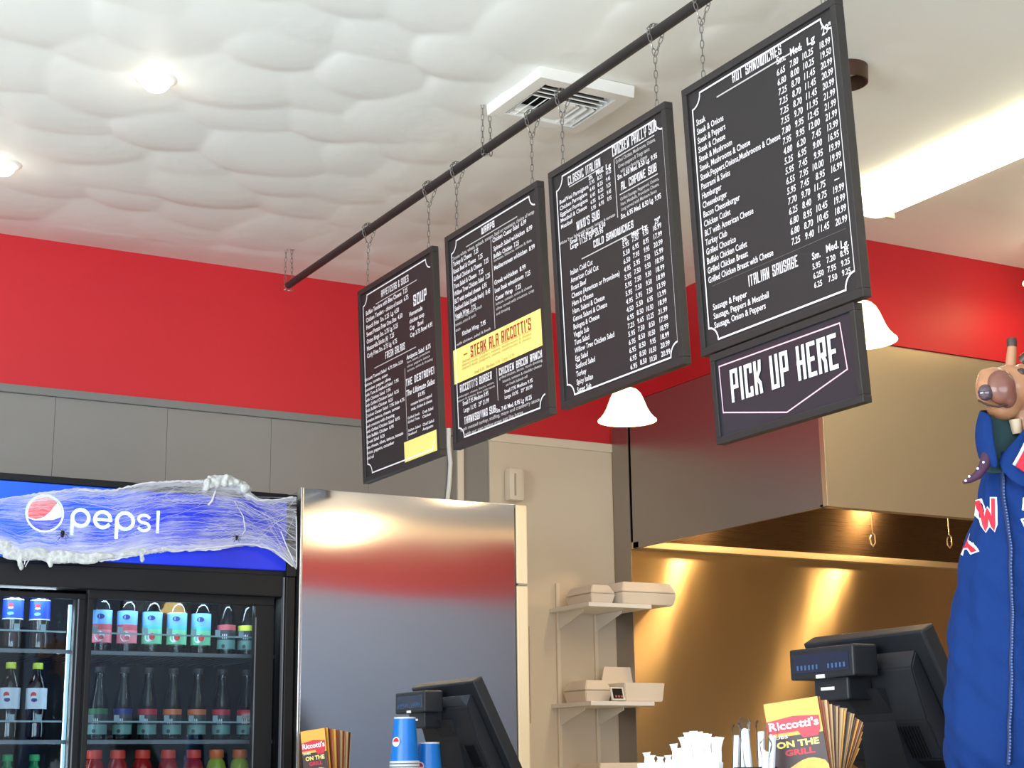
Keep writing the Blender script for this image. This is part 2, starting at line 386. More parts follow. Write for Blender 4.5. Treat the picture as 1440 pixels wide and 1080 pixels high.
for k, x in enumerate((4.30, 5.20)):
    o = obj('hood_lamp', lathe([(.006, .30), (.006, .02), (.02, .0), (.035, -.02), (.03, -.05), (.005, -.065)], 16), None, hd, True); o.data.materials.append(mat('hood_lamp_glow', (1, .8, .5), emit=14, ecol=(1, .74, .38))); o.location = Vector((x, 5.2, 2.24))-B
    point('hood_lamp_light', (x, 5.2, 2.14), 11, (1, .66, .30), .04)
# ================================================================ CEILING FIXTURES
def downlight(p, label):
    t = thing('recessed_light', label, 'ceiling light', (p.x, p.y, ZC-.012), group='recessed lights in the swirled ceiling')
    obj('trim_ring', lathe([(.034, .004), (.036, -.010), (.050, -.012), (.060, -.006), (.062, .010)], 28, cap=False), M_white, t, True)
    obj('bulb', lathe([(.033, .004), (.037, -.010), (.036, -.026), (.026, -.036), (.008, -.040)], 24), M_bulb, t, True)
    point('recessed_lamp', (p.x, p.y, ZC-.16), .35, (1, .9, .75), .03)
downlight(at(220, 103, 2, ZC), 'round recessed ceiling light above the grey wall, left of the pipe')
downlight(at(4, 224, 2, ZC), 'round recessed ceiling light cut by the left edge of the photo')
# vent
vt = thing('ceiling_vent', 'square white louvred air vent on the ceiling behind the pipe', 'air vent', (2.29, 3.75, ZC-.01))
bm = bmesh.new(); s = .155; q = .118
for a, b in (((-s, -s, -.035), (s, -q, 0)), ((-s, q, -.035), (s, s, 0)), ((-s, -q, -.035), (-q, q, 0)), ((q, -q, -.035), (s, q, 0))): BX(bm, a, b)
for v in bm.verts:
    if v.co.z < -.02: v.co.x *= .985; v.co.y *= .985
obj('vent_frame', bm, M_white, vt)
obj('duct_opening', box((-q, -q, -.006), (q, q, -.001)), mat('dark_duct', srgb(30, 30, 28), .8), vt)
def slat(p, ln, rz, tilt):
    o = obj('louvre', box((-ln/2, -.012, -.0015), (ln/2, .012, .0015)), M_white, vt); o.location = p; o.rotation_euler = (tilt, 0, rz)
for k in range(4): slat((0, -.100+k*.026, -.024), .215, 0, .7)
for k in range(3):
    slat((-.100+k*.026, .052, -.024), .13, PI/2, -.7); slat((.100-k*.026, .052, -.024), .13, PI/2, .7)
for k in range(2): slat((0, .105-k*.026, -.024), .20, 0, -.7)
obj('divider', box((-.04, -.02, -.034), (.04, .09, -.026)), M_white, vt)
# fluorescent fixture
fx = thing('fluorescent_fixture', 'long lit fluorescent light fixture on the ceiling at the right', 'ceiling light', (3.66, 4.0, ZC))
FX0, FX1, FY0, FY1 = 3.54, 3.765, 1.2, 4.0
def fp(n, a, b, m, bev=0): return part(n, a, b, m, fx, bev)
M_fix = mat('fixture_white_metal', srgb(206, 204, 176), .5)
fp('housing', (FX0+.045, FY0, ZC-.045), (FX1-.045, FY1-.002, ZC), M_fix, .003)
bm = bmesh.new(); n = 10; R = []
for yy in (FY0, FY1-.012):
    R.append([bm.verts.new((FX0+.004+(FX1-FX0-.008)*k/n-3.66, yy-4.0, -.034-.055*math.sin(PI*k/n)**.5)) for k in range(n+1)])
for k in range(n): bm.faces.new((R[0][k], R[0][k+1], R[1][k+1], R[1][k]))
bm.faces.new(R[1]); obj('lens', bm, M_tube, fx, True)
fp('end_cap', (FX0, FY1-.014, ZC-.075), (FX1, FY1, ZC), M_fix, .003)
area('fluorescent_tubes', (3.66, 2.7, ZC-.12), (0, 0, 0), .2, 2.5, 26, (1, .78, .45))
# pipe and its ceiling chains
pp = tag(obj('hanging_pipe', tube([(0, 5.43, 0), (0, 1.2, 0)], .0135, 14), M_black, None, True, (2.135, 0, 2.803)), 'long black steel pipe hung under the ceiling, carrying the menu boards', 'pipe')
def links(bm, p0, p1, lk=.018, r=.0011, wd=.0042):
    p0 = Vector(p0); p1 = Vector(p1); d = p1-p0; n = max(1, round(d.length/lk)); dn = d.normalized(); a = dn.orthogonal().normalized(); b = dn.cross(a)
    for i in range(n):
        c = p0+d*((i+.5)/n); s = a if i % 2 else b; ph = [2*PI*k/10 for k in range(10)]
        L = d.length/n*.62; prof = []
        pts = [c+dn*math.cos(t)*L+s*math.sin(t)*wd for t in ph]; pts.append(pts[0]); pts.append(pts[1])
        TUBE(bm, pts, r, 4, False)
def chain(kind, y, ztop, zbot, label, group):
    bm = bmesh.new()
    if kind == 'board':     # looped over the pipe, then single strand to the board's top edge
        ring = [(math.cos(t)*.021, -.004, math.sin(t)*.021) for t in np.linspace(-PI*.12, PI*1.12, 9)]
        for i in range(len(ring)-1): links(bm, ring[i], ring[i+1], .012, .0015, .004)
        links(bm, ring[0], (0, 0, -.06)); links(bm, ring[-1], (0, 0, -.06)); links(bm, (0, 0, -.06), (0, 0, zbot-2.803))
        TUBE(bm, [(0, 0, zbot-2.803), (0, 0, zbot-2.803-.006)], .004, 8)
    else:
        BX(bm, (-.02, -.004, ZC-2.803-.010), (.02, .004, ZC-2.803+.0))
        links(bm, (-.012, 0, ZC-2.803-.008), (-.014, 0, -.02)); links(bm, (.010, 0, ZC-2.803-.008), (.014, 0, -.02)); links(bm, (-.014, 0, -.02), (.014, 0, -.018), .014)
    return tag(obj('hanging_chain', bm, M_chain, None, True, (2.135, y, 2.803)), label, 'chain', group)
chain('c', 5.43, ZC, 2.8, 'thin chain from the ceiling to the far end of the pipe', 'chains holding the pipe')
chain('c', 3.905, ZC, 2.8, 'chain from the ceiling to the pipe beside the square vent', 'chains holding the pipe')
chain('c', 2.2, ZC, 2.8, 'chain from the ceiling to the near end of the pipe', 'chains holding the pipe')
YL = [4.797, 4.163, 3.556, 2.938]; BWID = .550; BH = .645; BZ = 1.965
nms = ['appetizers menu board', 'wraps menu board', 'cold sandwiches menu board', 'hot sandwiches menu board']
for i, (a, b) in enumerate(((4.726, 4.279), (4.094, 3.648), (3.486, 3.047), (2.856, 2.43))):
    chain('board', a, 2.8, 2.61, 'chain over the pipe holding the left corner of the '+nms[i], 'chains holding the menu boards')
    chain('board', b, 2.8, 2.61, 'chain over the pipe holding the right corner of the '+nms[i], 'chains holding the menu boards')
# ================================================================ MENU BOARDS
def board(i, label, name='menu_board', wdt=BWID, hgt=BH, z=BZ, y=None, fw=.018, mp=None, dep=.017, X=2.135, tilt=-.042):
    y = YL[i] if y is None else y
    Mx = Matrix.Translation((X, y, z+hgt)) @ Matrix.Rotation(tilt, 4, 'Y') @ Matrix.Translation((0, 0, -hgt)) @ (Matrix.Rotation(-PI/2, 4, 'Z') @ Matrix.Rotation(PI/2, 4, 'X'))
    t = thing(name, label, 'menu board' if name == 'menu_board' else 'sign', Mx.translation, Mx.to_euler())
    bm = bmesh.new()
    for a, b in (((0, 0, -dep), (wdt, fw, .006)), ((0, hgt-fw, -dep), (wdt, hgt, .006)), ((0, fw, -dep), (fw, hgt-fw, .006)), ((wdt-fw, fw, -dep), (wdt, hgt-fw, .006))): BX(bm, a, b, .0015)
    obj('frame', bm, M_frame, t)
    obj('print_panel', box((fw-.002, fw-.002, -.01), (wdt-fw+.002, hgt-fw+.002, 0)), mp or M_panel, t)
    return t
CORN = [[(504, 411), (606, 350), (614, 641), (509, 683)], [(627, 334), (753, 263), (767, 586), (636, 636)], [(772, 240), (934, 145), (960, 515), (790, 578)], [(960, 124), (1170, -2), (1206, 412), (986, 500)]]
HM = []
for q_ in CORN:     # each board's own plane, from its four measured corners
    A_ = []; b_ = []
    for (x, y), (u, v) in zip(q_, ((0, BH), (BWID, BH), (BWID, 0), (0, 0))):
        A_ += [[x, y, 1, 0, 0, 0, -u*x, -u*y], [0, 0, 0, x, y, 1, -v*x, -v*y]]; b_ += [u, v]
    HM.append(np.append(np.linalg.solve(np.array(A_, float), np.array(b_, float)), 1).reshape(3, 3))
def uv(i, px, py, y=None, z=BZ):
    if y is None:
        r = HM[i] @ np.array((px, py, 1.)); return (float(r[0]/r[2]), float(r[1]/r[2]))
    p = at(px, py, 0, 2.163); return ((YL[i] if y is None else y)-p.y, p.z-z)
def border(t, r=.032, th=.0042):
    W, H = BWID, BH; x0, x1, y0, y1 = .033, W-.0215, .027, H-.029; pts = []
    def arc(cx, cy, a0, a1): return [(cx+r*math.cos(a), cy+r*math.sin(a)) for a in np.linspace(a0, a1, 7)]
    pts += arc(x0, y1, -PI/2, 0) + arc(x1, y1, PI, PI*1.5) + arc(x1, y0, PI/2, PI) + arc(x0, y0, 0, PI/2)
    bm = bmesh.new(); RIB(bm, pts, th, .0015, closed=True); obj('border_line', bm, M_ink, t)
def rule(t, p, q, th=.003, m=None, name='rule'):
    bm = bmesh.new(); RIB(bm, [p, q], th, .0012, cap=False); return obj(name, bm, m or M_inkg, t)
def lvl(p, q): return (p, (q[0], p[1]))
b1 = board(0, 'menu board headed appetizers and soup with small yellow patch, farthest from the camera')
b2 = board(1, 'menu board headed wraps with a wide yellow banner across it')
b3 = board(2, 'menu board headed classic Italian and cold sandwiches')
b4 = board(3, 'menu board headed hot sandwiches, nearest, with the pick up sign below')
for b in (b1, b2, b3, b4): border(b)
# --- board 4
A = lambda x, y: uv(3, 960+x/5.538, y/5.538)
Bq = lambda x, y: uv(3, 960+x/5.538, 180+y/5.538)
Cq = lambda x, y: uv(3, 970+x/3.6, 340+y/3.6)
def H(t, txt, p0, p1, m=None, **k):
    mm = m or M_ink; return heading('heading', txt, p0, (p1[0], p1[1]), mm, t, **k)
H(b4, 'HOT SANDWICHES', A(388, 635), A(752, 335))
p = A(262, 742); q = A(905, 335); rule(b4, p, (q[0], p[1]), .0035)
p0 = A(108, 965); p1 = Cq(85, 205)
def col(t, body, p0, p1, right, cap=.62, name='item_list', m=None, bold=.012, align='LEFT', shear=0):
    return text(name, body, p0, (p0[0], p1[1]), right, m or M_ink, t, cap=cap, bold=bold, align=align, shear=shear)
i4 = 'Steak|Steak & Onions|Steak & Peppers|Steak & Cheese|Steak & Mushroom|Steak, Mushrooms & Cheese|Steak,Peppers,Onions,Mushrooms & Cheese|Pastrami & Swiss|Hamburger|Cheeseburger|Bacon Cheeseburger|Chicken Cutlet|BLT with American Cheese|Turkey Club|Grilled Chourico|Buffalo Chicken Cutlet|Grilled Chicken Breast|Grilled Chicken Breast with Cheese'.replace('|', '\n')
col(b4, i4, p0, p1, A(745, 1050)[0], .66)
pc = 'price_column'
col(b4, '6.65|6.80|7.25|7.25|7.25|7.55|7.80|7.95|4.80|5.25|5.95|6.55|5.95|7.70|6.25|6.80|6.80|7.25'.replace('|', '\n'), A(722, 592), Bq(820, 903), A(787, 560)[0], .66, pc, shear=.15)
col(b4, '7.80|8.00|8.70|8.70|8.70|9.70|9.95|9.95|6.20|6.95|7.45|7.95|7.45|9.70|8.40|8.95|8.70|9.40'.replace('|', '\n'), A(820, 530), Bq(920, 860), A(885, 500)[0], .66, pc, shear=.15)
col(b4, '10.25|10.25|11.45|11.45|11.45|11.95|12.45|12.00|  7.45|  9.00|  9.95|10.00|  8.95|11.75|  9.75|10.45|10.45|11.45'.replace('|', '\n'), A(915, 472), Bq(1028, 803), A(1000, 440)[0], .66, pc, shear=.15)
col(b4, '18.99|19.50|20.99|20.99|20.99|21.99|21.99|21.99|13.99|16.95|19.99|19.99|16.99|  ---|19.99|19.99|18.99|20.99'.replace('|', '\n'), A(1037, 397), Bq(1143, 757), A(1123, 360)[0], .66, pc, shear=.15)
def one(t, body, p0, pr, h, m=None, name='lettering', bold=.02, shear=0): return text(name, body, p0, p0, pr[0], m or M_ink, t, height=h, cap=.7, bold=bold, shear=shear)
one(b4, 'Sm.', A(722, 503), A(790, 470), .016); one(b4, 'Med.', A(825, 440), A(912, 400), .017); one(b4, 'Lg', A(950, 362), A(1008, 330), .017); one(b4, '29"', A(1060, 290), A(1128, 250), .019)
p = Cq(105, 217); q = Bq(1225, 755); rule(b4, p, (q[0], p[1]), .0012, M_dim)
H(b4, 'ITALIAN SAUSAGE', Cq(290, 218), Cq(527, 55))
one(b4, 'Sm.', Cq(600, 82), Cq(640, 60), .015); one(b4, 'Med.', Cq(668, 45), Cq(727, 20), .016); one(b4, 'Lg.', Cq(738, 25), Cq(775, 5), .016)
col(b4, '5.95\n6.250\n6.25', Cq(602, 130), Cq(610, 222), Cq(652, 110)[0], .62, pc); col(b4, '7.20\n7.95\n7.50', Cq(670, 97), Cq(676, 192), Cq(712, 80)[0], .62, pc); col(b4, '8.95\n9.25\n9.25', Cq(735, 67), Cq(741, 162), Cq(776, 50)[0], .62, pc)
col(b4, 'Sausage & Pepper\nSausage, Peppers & Meatball\nSausage, Onion & Peppers', Cq(113, 338), Cq(119, 430), Cq(388, 268)[0], .66)
# --- pick up here sign
PY, PZ = 2.908, 1.757
ps = board(0, 'black pick up here sign fixed below the nearest menu board', 'pickup_sign', .489, .205, PZ, PY, .016, M_pick, .017, 2.163, -.05)
Pq = lambda x, y: uv(0, 970+x/3.6, 340+y/3.6, PY, PZ)
heading('lettering', 'PICK UP HERE', Pq(207, 815), (Pq(747, 635)[0], Pq(187, 655)[1]), M_ink, ps, th=.34, gap=.22)
bm = bmesh.new(); a = Pq(147, 632); b = Pq(757, 393); c = Pq(790, 643); d = Pq(477, 862); e_ = Pq(170, 860)
RIB(bm, [a, (b[0], a[1]), ((b[0]+c[0])/2+.004, c[1]), d, (a[0]+.002, e_[1])], .003, .0012, closed=True); obj('arrow_outline', bm, M_pink, ps)
for x in (.05, .44): part_ = obj('hanging_strap', box((x, .188, -.0195), (x+.02, .204, -.0175)), M_chain, ps)
# --- board 3
D = lambda x, y: uv(2, 770+x/5.145, 140+y/5.145)
E3 = lambda x, y: uv(2, 770+x/4.5, 340+y/4.5)
H(b3, 'CLASSIC ITALIAN', D(150, 608), D(378, 412)); rule(b3, *lvl(D(155, 618), D(400, 490)), .003)
H(b3, 'CHICKEN PHILLY SUB', D(467, 413), D(775, 160)); rule(b3, *lvl(D(480, 425), D(760, 262)), .003)
one(b3, 'Sm.', D(297, 575), D(325, 550), .013); one(b3, 'Med.', D(350, 543), D(403, 510), .014); one(b3, 'Lg', D(420, 505), D(455, 480), .014)
col(b3, 'Beef/Veal Parmigiana\nChicken Parmigiana\nEggplant Parmigiana\nMeatball & Cheese\nMeatball', D(88, 745), D(98, 925), D(296, 640)[0], .66)
for (x, y), (x2, y2), r, s in (((303, 612), (312, 800), 338, '5.95\n6.45\n6.45\n6.95\n5.95'), ((358, 580), (368, 770), 395, '8.25\n8.25\n8.25\n8.25\n6.95'), ((418, 545), (428, 735), 457, '10.25\n9.45\n9.25\n9.45\n8.95')): col(b3, s, D(x, y), D(x2, y2), D(r, y-15)[0], .62, pc)
col(b3, 'Grilled Chicken, Mushrooms, Onions,\n   Green peppers & Tangy sauce\n      with your favorite cheese', D(490, 465), D(500, 545), D(770, 310)[0], .66, 'description', M_inkg)
one(b3, 'Sm. 6.50 Med. 8.50 Lg. 9.95', D(503, 582), D(782, 430), .013)
H(b3, 'AL CAPONE SUB', D(530, 660), D(775, 465)); rule(b3, *lvl(D(515, 690), D(785, 545)), .003)
col(b3, 'Grilled Sausage, Pepperoni, Onions,\nHam, Meatballs, Provolone Cheese,\nLong served with Marinara Sauce', D(523, 735), D(523, 812), D(795, 600)[0], .66, 'description', M_inkg)
one(b3, 'Sm. 6.95 Med. 8.50 Lg. 9.95', D(527, 868), D(810, 715), .013)
p = D(475, 430); q = D(492, 860); rule(b3, p, (p[0], q[1]), .003)
H(b3, "NIKO'S SUB", D(212, 940), D(372, 790))
one(b3, 'White Tree Salad with honey, lettuce & tomato', D(88, 1045), D(485, 835), .008, M_inkg)
one(b3, 'Small 7.95 Medium 8.50', D(162, 1042), D(415, 905), .012); one(b3, 'Large 11.25 29" 20.95', D(165, 1077), D(400, 950), .012)
H(b3, 'COLD SANDWICHES', D(332, 1072), D(612, 875)); rule(b3, *lvl(E3(212, 105), D(710, 900)), .003)
one(b3, 'Sm.', D(535, 1038), D(572, 1010), .012); one(b3, 'Med.', D(602, 1002), D(655, 970), .013); one(b3, 'Lg.', D(678, 957), D(718, 930), .013); one(b3, '29"', D(765, 915), D(803, 890), .014)
i3 = 'Italian Cold Cut|American Cold Cut|Roast Beef|Cheese (American or Provolone)|Ham & Cheese|Ham, Salami & Cheese|Genoa Salami & Cheese|Bologna & Cheese|Veggie Sub|Tuna Salad|Willow Tree Chicken Salad|Egg Salad|Seafood Salad|Turkey|Spicy Italian|Super Sub'.replace('|', '\n')
col(b3, i3, E3(143, 208), E3(180, 965), E3(452, 220)[0], .66)
col(b3, '5.95|5.50|6.50|4.95|5.95|5.95|5.95|4.95|4.50|6.95|7.25|5.95|6.95|6.95|6.95|6.95'.replace('|', '\n'), E3(470, 45), E3(515, 822), E3(512, 30)[0], .62, pc)
col(b3, '7.50|6.95|7.95|5.95|7.50|7.50|7.50|5.95|5.50|8.50|9.65|7.50|8.50|8.50|8.50|8.50'.replace('|', '\n'), D(605, 1038), E3(570, 795), D(650, 1010)[0], .62, pc)
col(b3, '  9.50|  8.95|  9.95|  7.50|  9.50|  9.50|  9.50|  7.50|  6.95|10.50|12.25|  8.50|10.50|  9.95|10.50|10.50'.replace('|', '\n'), D(672, 1003), E3(636, 775), D(720, 970)[0], .62, pc)
col(b3, '18.99|17.99|20.99|15.99|18.99|18.99|18.99|13.99|13.99|18.99|21.99|17.99|18.99|18.99|20.99|20.99'.replace('|', '\n'), D(750, 965), E3(703, 745), D(812, 930)[0], .62, pc)
# --- board 2
Fq = lambda x, y: uv(1, 625+x/5.687, 260+y/5.687)
Gq = lambda x, y: uv(1, 625+x/5.14, 430+y/5.14)
H(b2, 'WRAPS', Fq(293, 415), Fq(392, 305)); rule(b2, *lvl(Fq(170, 505), Fq(565, 285)), .003)
one(b2, 'Choose white, wheat, spinach, tomato, basil or rosemary, choice of wrap', Fq(58, 615), Fq(695, 235), .011, M_inkg)
col(b2, 'Turkey & Cheese   7.25\nRoast Beef & Cheese   7.25\nGrilled Chicken & Cheese   7.25\nTuna Salad & Cheese   7.25\nWillow Tree Chicken Salad  7.25\nBLT with melted cheese  6.95\nSeafood Salad (made fresh)  8.45\nVeggie Wrap   7.25', Fq(68, 660), Fq(80, 1078), Fq(355, 745)[0], .62, bold=.02)
col(b2, 'with fresh vegetables, spinach\ntomato, onion & ranch\nsauce', Gq(72, 118), Gq(78, 195), Gq(262, 35)[0], .6, 'description', M_inkg)
one(b2, 'Kitchen Wrap  7.95', Gq(122, 225), Gq(287, 130), .013, bold=.02)
one(b2, 'with chicken, salad & fresh', Gq(80, 300), Gq(320, 160), .008, M_inkg)
for (x, y), (x2, y2), s in (((378, 485), (635, 330), 'Chicken Caesar Salad  6.99'), ((385, 552), (680, 375), 'Spinach Salad w/chicken  8.99'), ((385, 612), (578, 490), 'Buffalo Chicken  7.25'), ((388, 705), (698, 530), 'Mediterranean w/chicken  8.99'), ((388, 822), (628, 680), 'Greek w/chicken  8.99'), ((392, 885), (662, 735), 'Lean Steak w/mushroom  7.25'), ((395, 948), (590, 830), 'Caesar Wrap   7.25')):
    one(b2, s, Fq(x, y), Fq(x2, y2), .013, name='item_line')
one(b2, 'tomato, lettuce, onion & feta', Fq(385, 640), Fq(675, 490), .008, M_inkg)
col(b2, 'lettuce, tomato, onion & cheese\nolives served with croutons, crisp\nand dressing', Fq(398, 985), Fq(400, 1065), Fq(688, 840)[0], .6, 'description', M_inkg)
p = Fq(362, 455); q = Gq(345, 185); rule(b2, p, (p[0], q[1]), .0028)
a = Gq(50, 335); b = Gq(680, 325); c = Gq(62, 580)
bm = bmesh.new(); POLY(bm, [(a[0], c[1]), (b[0]+.004, c[1]), (b[0]+.004, a[1]), (a[0], a[1])], .0018); obj('yellow_banner', bm, M_yel, b2)
heading('heading', "STEAK ALA RICCOTTI'S", Gq(182, 385), (Gq(598, 110)[0], Gq(600, 108)[1]), M_brn, b2, w=.0025)
rule(b2, *lvl(Gq(132, 365), Gq(158, 350)), .003, M_brn).location.z = .002
for y in (405, 430, 455): 
    r_ = one(b2, 'shaved steak, peppers, onions, mushrooms & cheese', Gq(120, y+20), Gq(605, y-170), .008, M_faint); r_.location.z = .001
r_ = one(b2, 'Small 8.25   Medium 9.50   Large 12.95', Gq(205, 505), Gq(485, 375), .009, M_faint); r_.location.z = .001
H(b2, "RICCOTTI'S BURGER", Gq(102, 640), Gq(325, 487)); H(b2, 'CHICKEN BACON RANCH', Gq(378, 523), Gq(672, 342))
col(b2, 'hamburger, cheese, bacon, onion,\nlettuce & tomato, fries with ranch', Gq(80, 685), Gq(82, 712), Gq(345, 570)[0], .6, 'description', M_inkg)
col(b2, 'Small 7.95 Medium 9.95\n Large 11.95   29" 21.99', Gq(120, 735), Gq(125, 785), Gq(303, 655)[0], .62, pc)
col(b2, 'grilled chicken, bacon, ranch dressing,\n    lettuce, tomato & cheddar cheese\n        on fresh baked roll', Gq(378, 550), Gq(400, 610), Gq(678, 425)[0], .6, 'description', M_inkg)
col(b2, 'Small 7.95 Medium 9.95\nLarge 10.95   29" 20.99', Gq(413, 650), Gq(418, 690), Gq(608, 560)[0], .62, pc)
p = Gq(358, 465); q = Gq(365, 700); rule(b2, p, (p[0], q[1]), .0028)
H(b2, 'THANKSGIVING SUB', Gq(130, 872), Gq(350, 728)); one(b2, 'Sm. 7.45 Med. 8.95 Lg 10.25', Gq(355, 790), Gq(600, 670), .012)
col(b2, 'fresh roasted turkey, stuffing, mayo and cranberry sauce\n     with our own turkey gravy just like home', Gq(102, 925), Gq(110, 965), Gq(655, 705)[0], .6, 'description', M_inkg)
# --- board 1
Hq = lambda x, y: uv(0, 500+x/6.75, 370+y/6.75)
Iq = lambda x, y: uv(0, 500+x/6.35, 520+y/6.35)
H(b1, 'APPETIZERS & SIDES', Hq(240, 338), Hq(490, 128)); rule(b1, *lvl(Hq(185, 400), Hq(565, 175)), .003)
H(b1, 'SOUP', Hq(535, 432), Hq(652, 260))
col(b1, 'Buffalo Tenders with Bleu Cheese  7.25\nChicken Tenders - choice of sauce  6.75\nFrench Fries  Sm. 2.25  Lg. 4.50\nSweet Potato Fries One Size  4.50\nOnion Rings Sm. 2.75 Lg. 5.25\nMozzarella Sticks (6)  7.25\nCurly Fries Sm. 2.75 Lg. 4.75', Hq(95, 510), Hq(108, 912), Hq(487, 290)[0], .62, bold=.02)
col(b1, 'Homemade\nchicken soup\nCup    Bowl\nCup 3.75 Bowl 4.95', Hq(495, 528), Hq(505, 722), Hq(705, 600)[0], .62, bold=.02)
H(b1, 'FRESH SALADS', Hq(272, 925), Hq(450, 765)); rule(b1, *lvl(Hq(165, 1010), Hq(550, 810)), .003)
col(b1, 'Riccotti Tossed Salad  4.75 Side 3.25\nlettuce, tomato, onion\ncucumber, pepper, olives\nwith Tuna & Seafood Salad  7.95\nwith Chicken Salad  7.95\nwith Grilled Chicken Salad  8.25\nwith Buffalo Chicken  8.25\nChicken Caesar Salad  7.95 Side 4.75\nromaine lettuce, cheese, tomato\nand croutons with dressing\nwith Grilled Chicken Salad  8.95\nwith Buffalo Chicken  8.95\nGreek Salad  8.25\nfeta cheese, olives, lettuce, tomato\nonion, peppers, cucumber\nand oil', Iq(72, 120), Iq(95, 815), Iq(415, 290)[0], .60, bold=.02)
one(b1, 'Antipasto Salad  8.75', Hq(465, 935), Hq(685, 810), .014)
col(b1, 'ham, salami, provolone\nolives, peppers, lettuce\ntomato, onion & dressing', Hq(468, 970), Hq(470, 1050), Hq(700, 860)[0], .6, 'description', M_inkg)
H(b1, 'THE DESTROYER', Iq(430, 165), Iq(682, -23)); one(b1, 'The Ultimate Salad', Iq(432, 250), Iq(680, 120), .018, name='lettering', shear=.3)
one(b1, '10.95', Iq(535, 255), Iq(590, 230), .012)
col(b1, 'romaine lettuce topped\nsteak, chicken & cheese', Iq(470, 335), Iq(480, 375), Iq(650, 255)[0], .62, 'description')
col(b1, 'Grilled Steak\nGrilled Tuna', Iq(443, 455), Iq(447, 490), Iq(545, 400)[0], .62, 'description'); col(b1, 'Crab Salad\nChicken', Iq(568, 405), Iq(570, 445), Iq(660, 360)[0], .62, 'description')
col(b1, 'Italian Salad\nSeafood', Iq(445, 565), Iq(448, 600), Iq(550, 510)[0], .62, 'description'); col(b1, 'Chef Salad\nAntipasto', Iq(568, 515), Iq(570, 555), Iq(665, 465)[0], .62, 'description')
p = Iq(420, 0); q = Iq(435, 640); rule(b1, p, (p[0], q[1]), .0028)
a = Iq(408, 660); b = Iq(700, 540); c = Iq(415, 850)
bm = bmesh.new(); POLY(bm, [(a[0], c[1]), (b[0], c[1]), (b[0], a[1]), (a[0], a[1])], .002); obj('yellow_patch', bm, mat('pale_yellow_print', srgb(240, 226, 130), .6), b1)
# ================================================================ PENDANTS
def pendant(x, y, zb, label, top=ZC, ring=True, en=6, shade=None):
    t = thing('pendant_lamp', label, 'pendant lamp', (x, y, zb), group='glass pendant lamps over the pickup counter')
    prof = [(.096, 0), (.0955, .004), (.088, .010), (.078, .022), (.068, .040), (.061, .058), (.054, .076), (.046, .092), (.034, .104), (.018, .110)]
    obj('glass_shade', lathe(prof, 32, cap=False), shade or M_shade, t, True)
    obj('socket', lathe([(.016, .105), (.020, .112), (.020, .150), (.008, .16)], 16), mat('brown_bronze', srgb(82, 60, 48), .4, .6), t, True)
    obj('rod', tube([(0, 0, .15), (0, 0, top-zb-.02)], .004, 8), _m['brown_bronze'], t)
    if ring: obj('canopy_ring', lathe([(.060, top-zb-.050), (.064, top-zb-.050), (.066, top-zb-.002), (.062, top-zb-.002), (.060, top-zb-.050)], 32, cap=False), _m['brown_bronze'], t, True)
    obj('bulb', lathe([(.004, .03), (.022, .038), (.028, .058), (.020, .08), (.010, .10)], 16), M_bulb, t, True)
    if en: point('pendant_light', (x, y, zb-.02), en*.7, WARM, .085)
    return t
pz = at(882, 592, 0, 2.9)
pendant(2.9, pz.y, pz.z, 'lit bell-shaped pendant lamp below the third menu board')
pz2 = at(1211, 480, 0, 2.9)
pendant(2.9, pz2.y, pz2.z, 'lit bell-shaped pendant lamp behind the pick up sign')
q = at(1474, 378, 1, 4.1); pendant(q.x, q.y, q.z-.05, 'lit pendant lamp at the right edge before the red soffit', en=3)
pendant(3.93, -2.3, 2.28, 'lit pendant lamp mirrored in the cooler glass', en=0, shade=mat('bright_glass_shade', (1, .8, .4), .3, emit=9, ecol=(1, .72, .28)))
rf = thing('fluorescent_fixture', 'lit ceiling fixture at the rear of the room, seen only mirrored in the fridge', 'ceiling light', (5.6, -1.3, ZC))
part('housing', (4.2, -1.4, ZC-.05), (7.2, -1.2, ZC), M_fix, rf, .003); part('lens', (4.22, -1.38, ZC-.09), (7.18, -1.22, ZC-.051), mat('warm_lens', (1, .8, .5), emit=1.6, ecol=(1, .62, .28)), rf, .01)
area('rear_wall_wash', (5.6, -1.3, ZC-.11), (math.radians(-78), 0, 0), 2.8, .15, 26, (1, .76, .45))  # added wash, turned onto the red rear band to brighten its reflection
# ================================================================ WALL ITEMS
def shelf_unit():
    z = [1.692, 1.313, .935]
    for i, zz in enumerate(z):
        t = thing('wall_shelf', ['top white wall shelf holding a long foam box', 'middle white wall shelf holding an open foam box', 'bottom white wall shelf, mostly below the frame'][i], 'shelf', (3.41, YW-.012, zz), group='white shelves on the cream wall')
        obj('board', box((0, -.30, -.012), (.295, 0, .004), .002), M_white, t)
        for x in (.035, .215):
            bm = slabpoly([(0, 0), (-.20, 0), (-.20, -.012), (0, -.07)], -.0015, .0015)
            o = obj('bracket', bm, M_white, t); o.rotation_euler = (PI/2, 0, PI/2); o.location = (x, 0, -.013)
        
    for x in (3.445, 3.625):
        tag(obj('shelf_standard', box((x-.008, YW-.024, .3), (x+.008, YW-.012, 1.80), .001), M_creamtrim), ['vertical slotted shelf rail on the cream wall, left one', 'vertical slotted shelf rail on the cream wall, right one'][x > 3.5], 'rail', 'shelf rails on the cream wall')
shelf_unit()
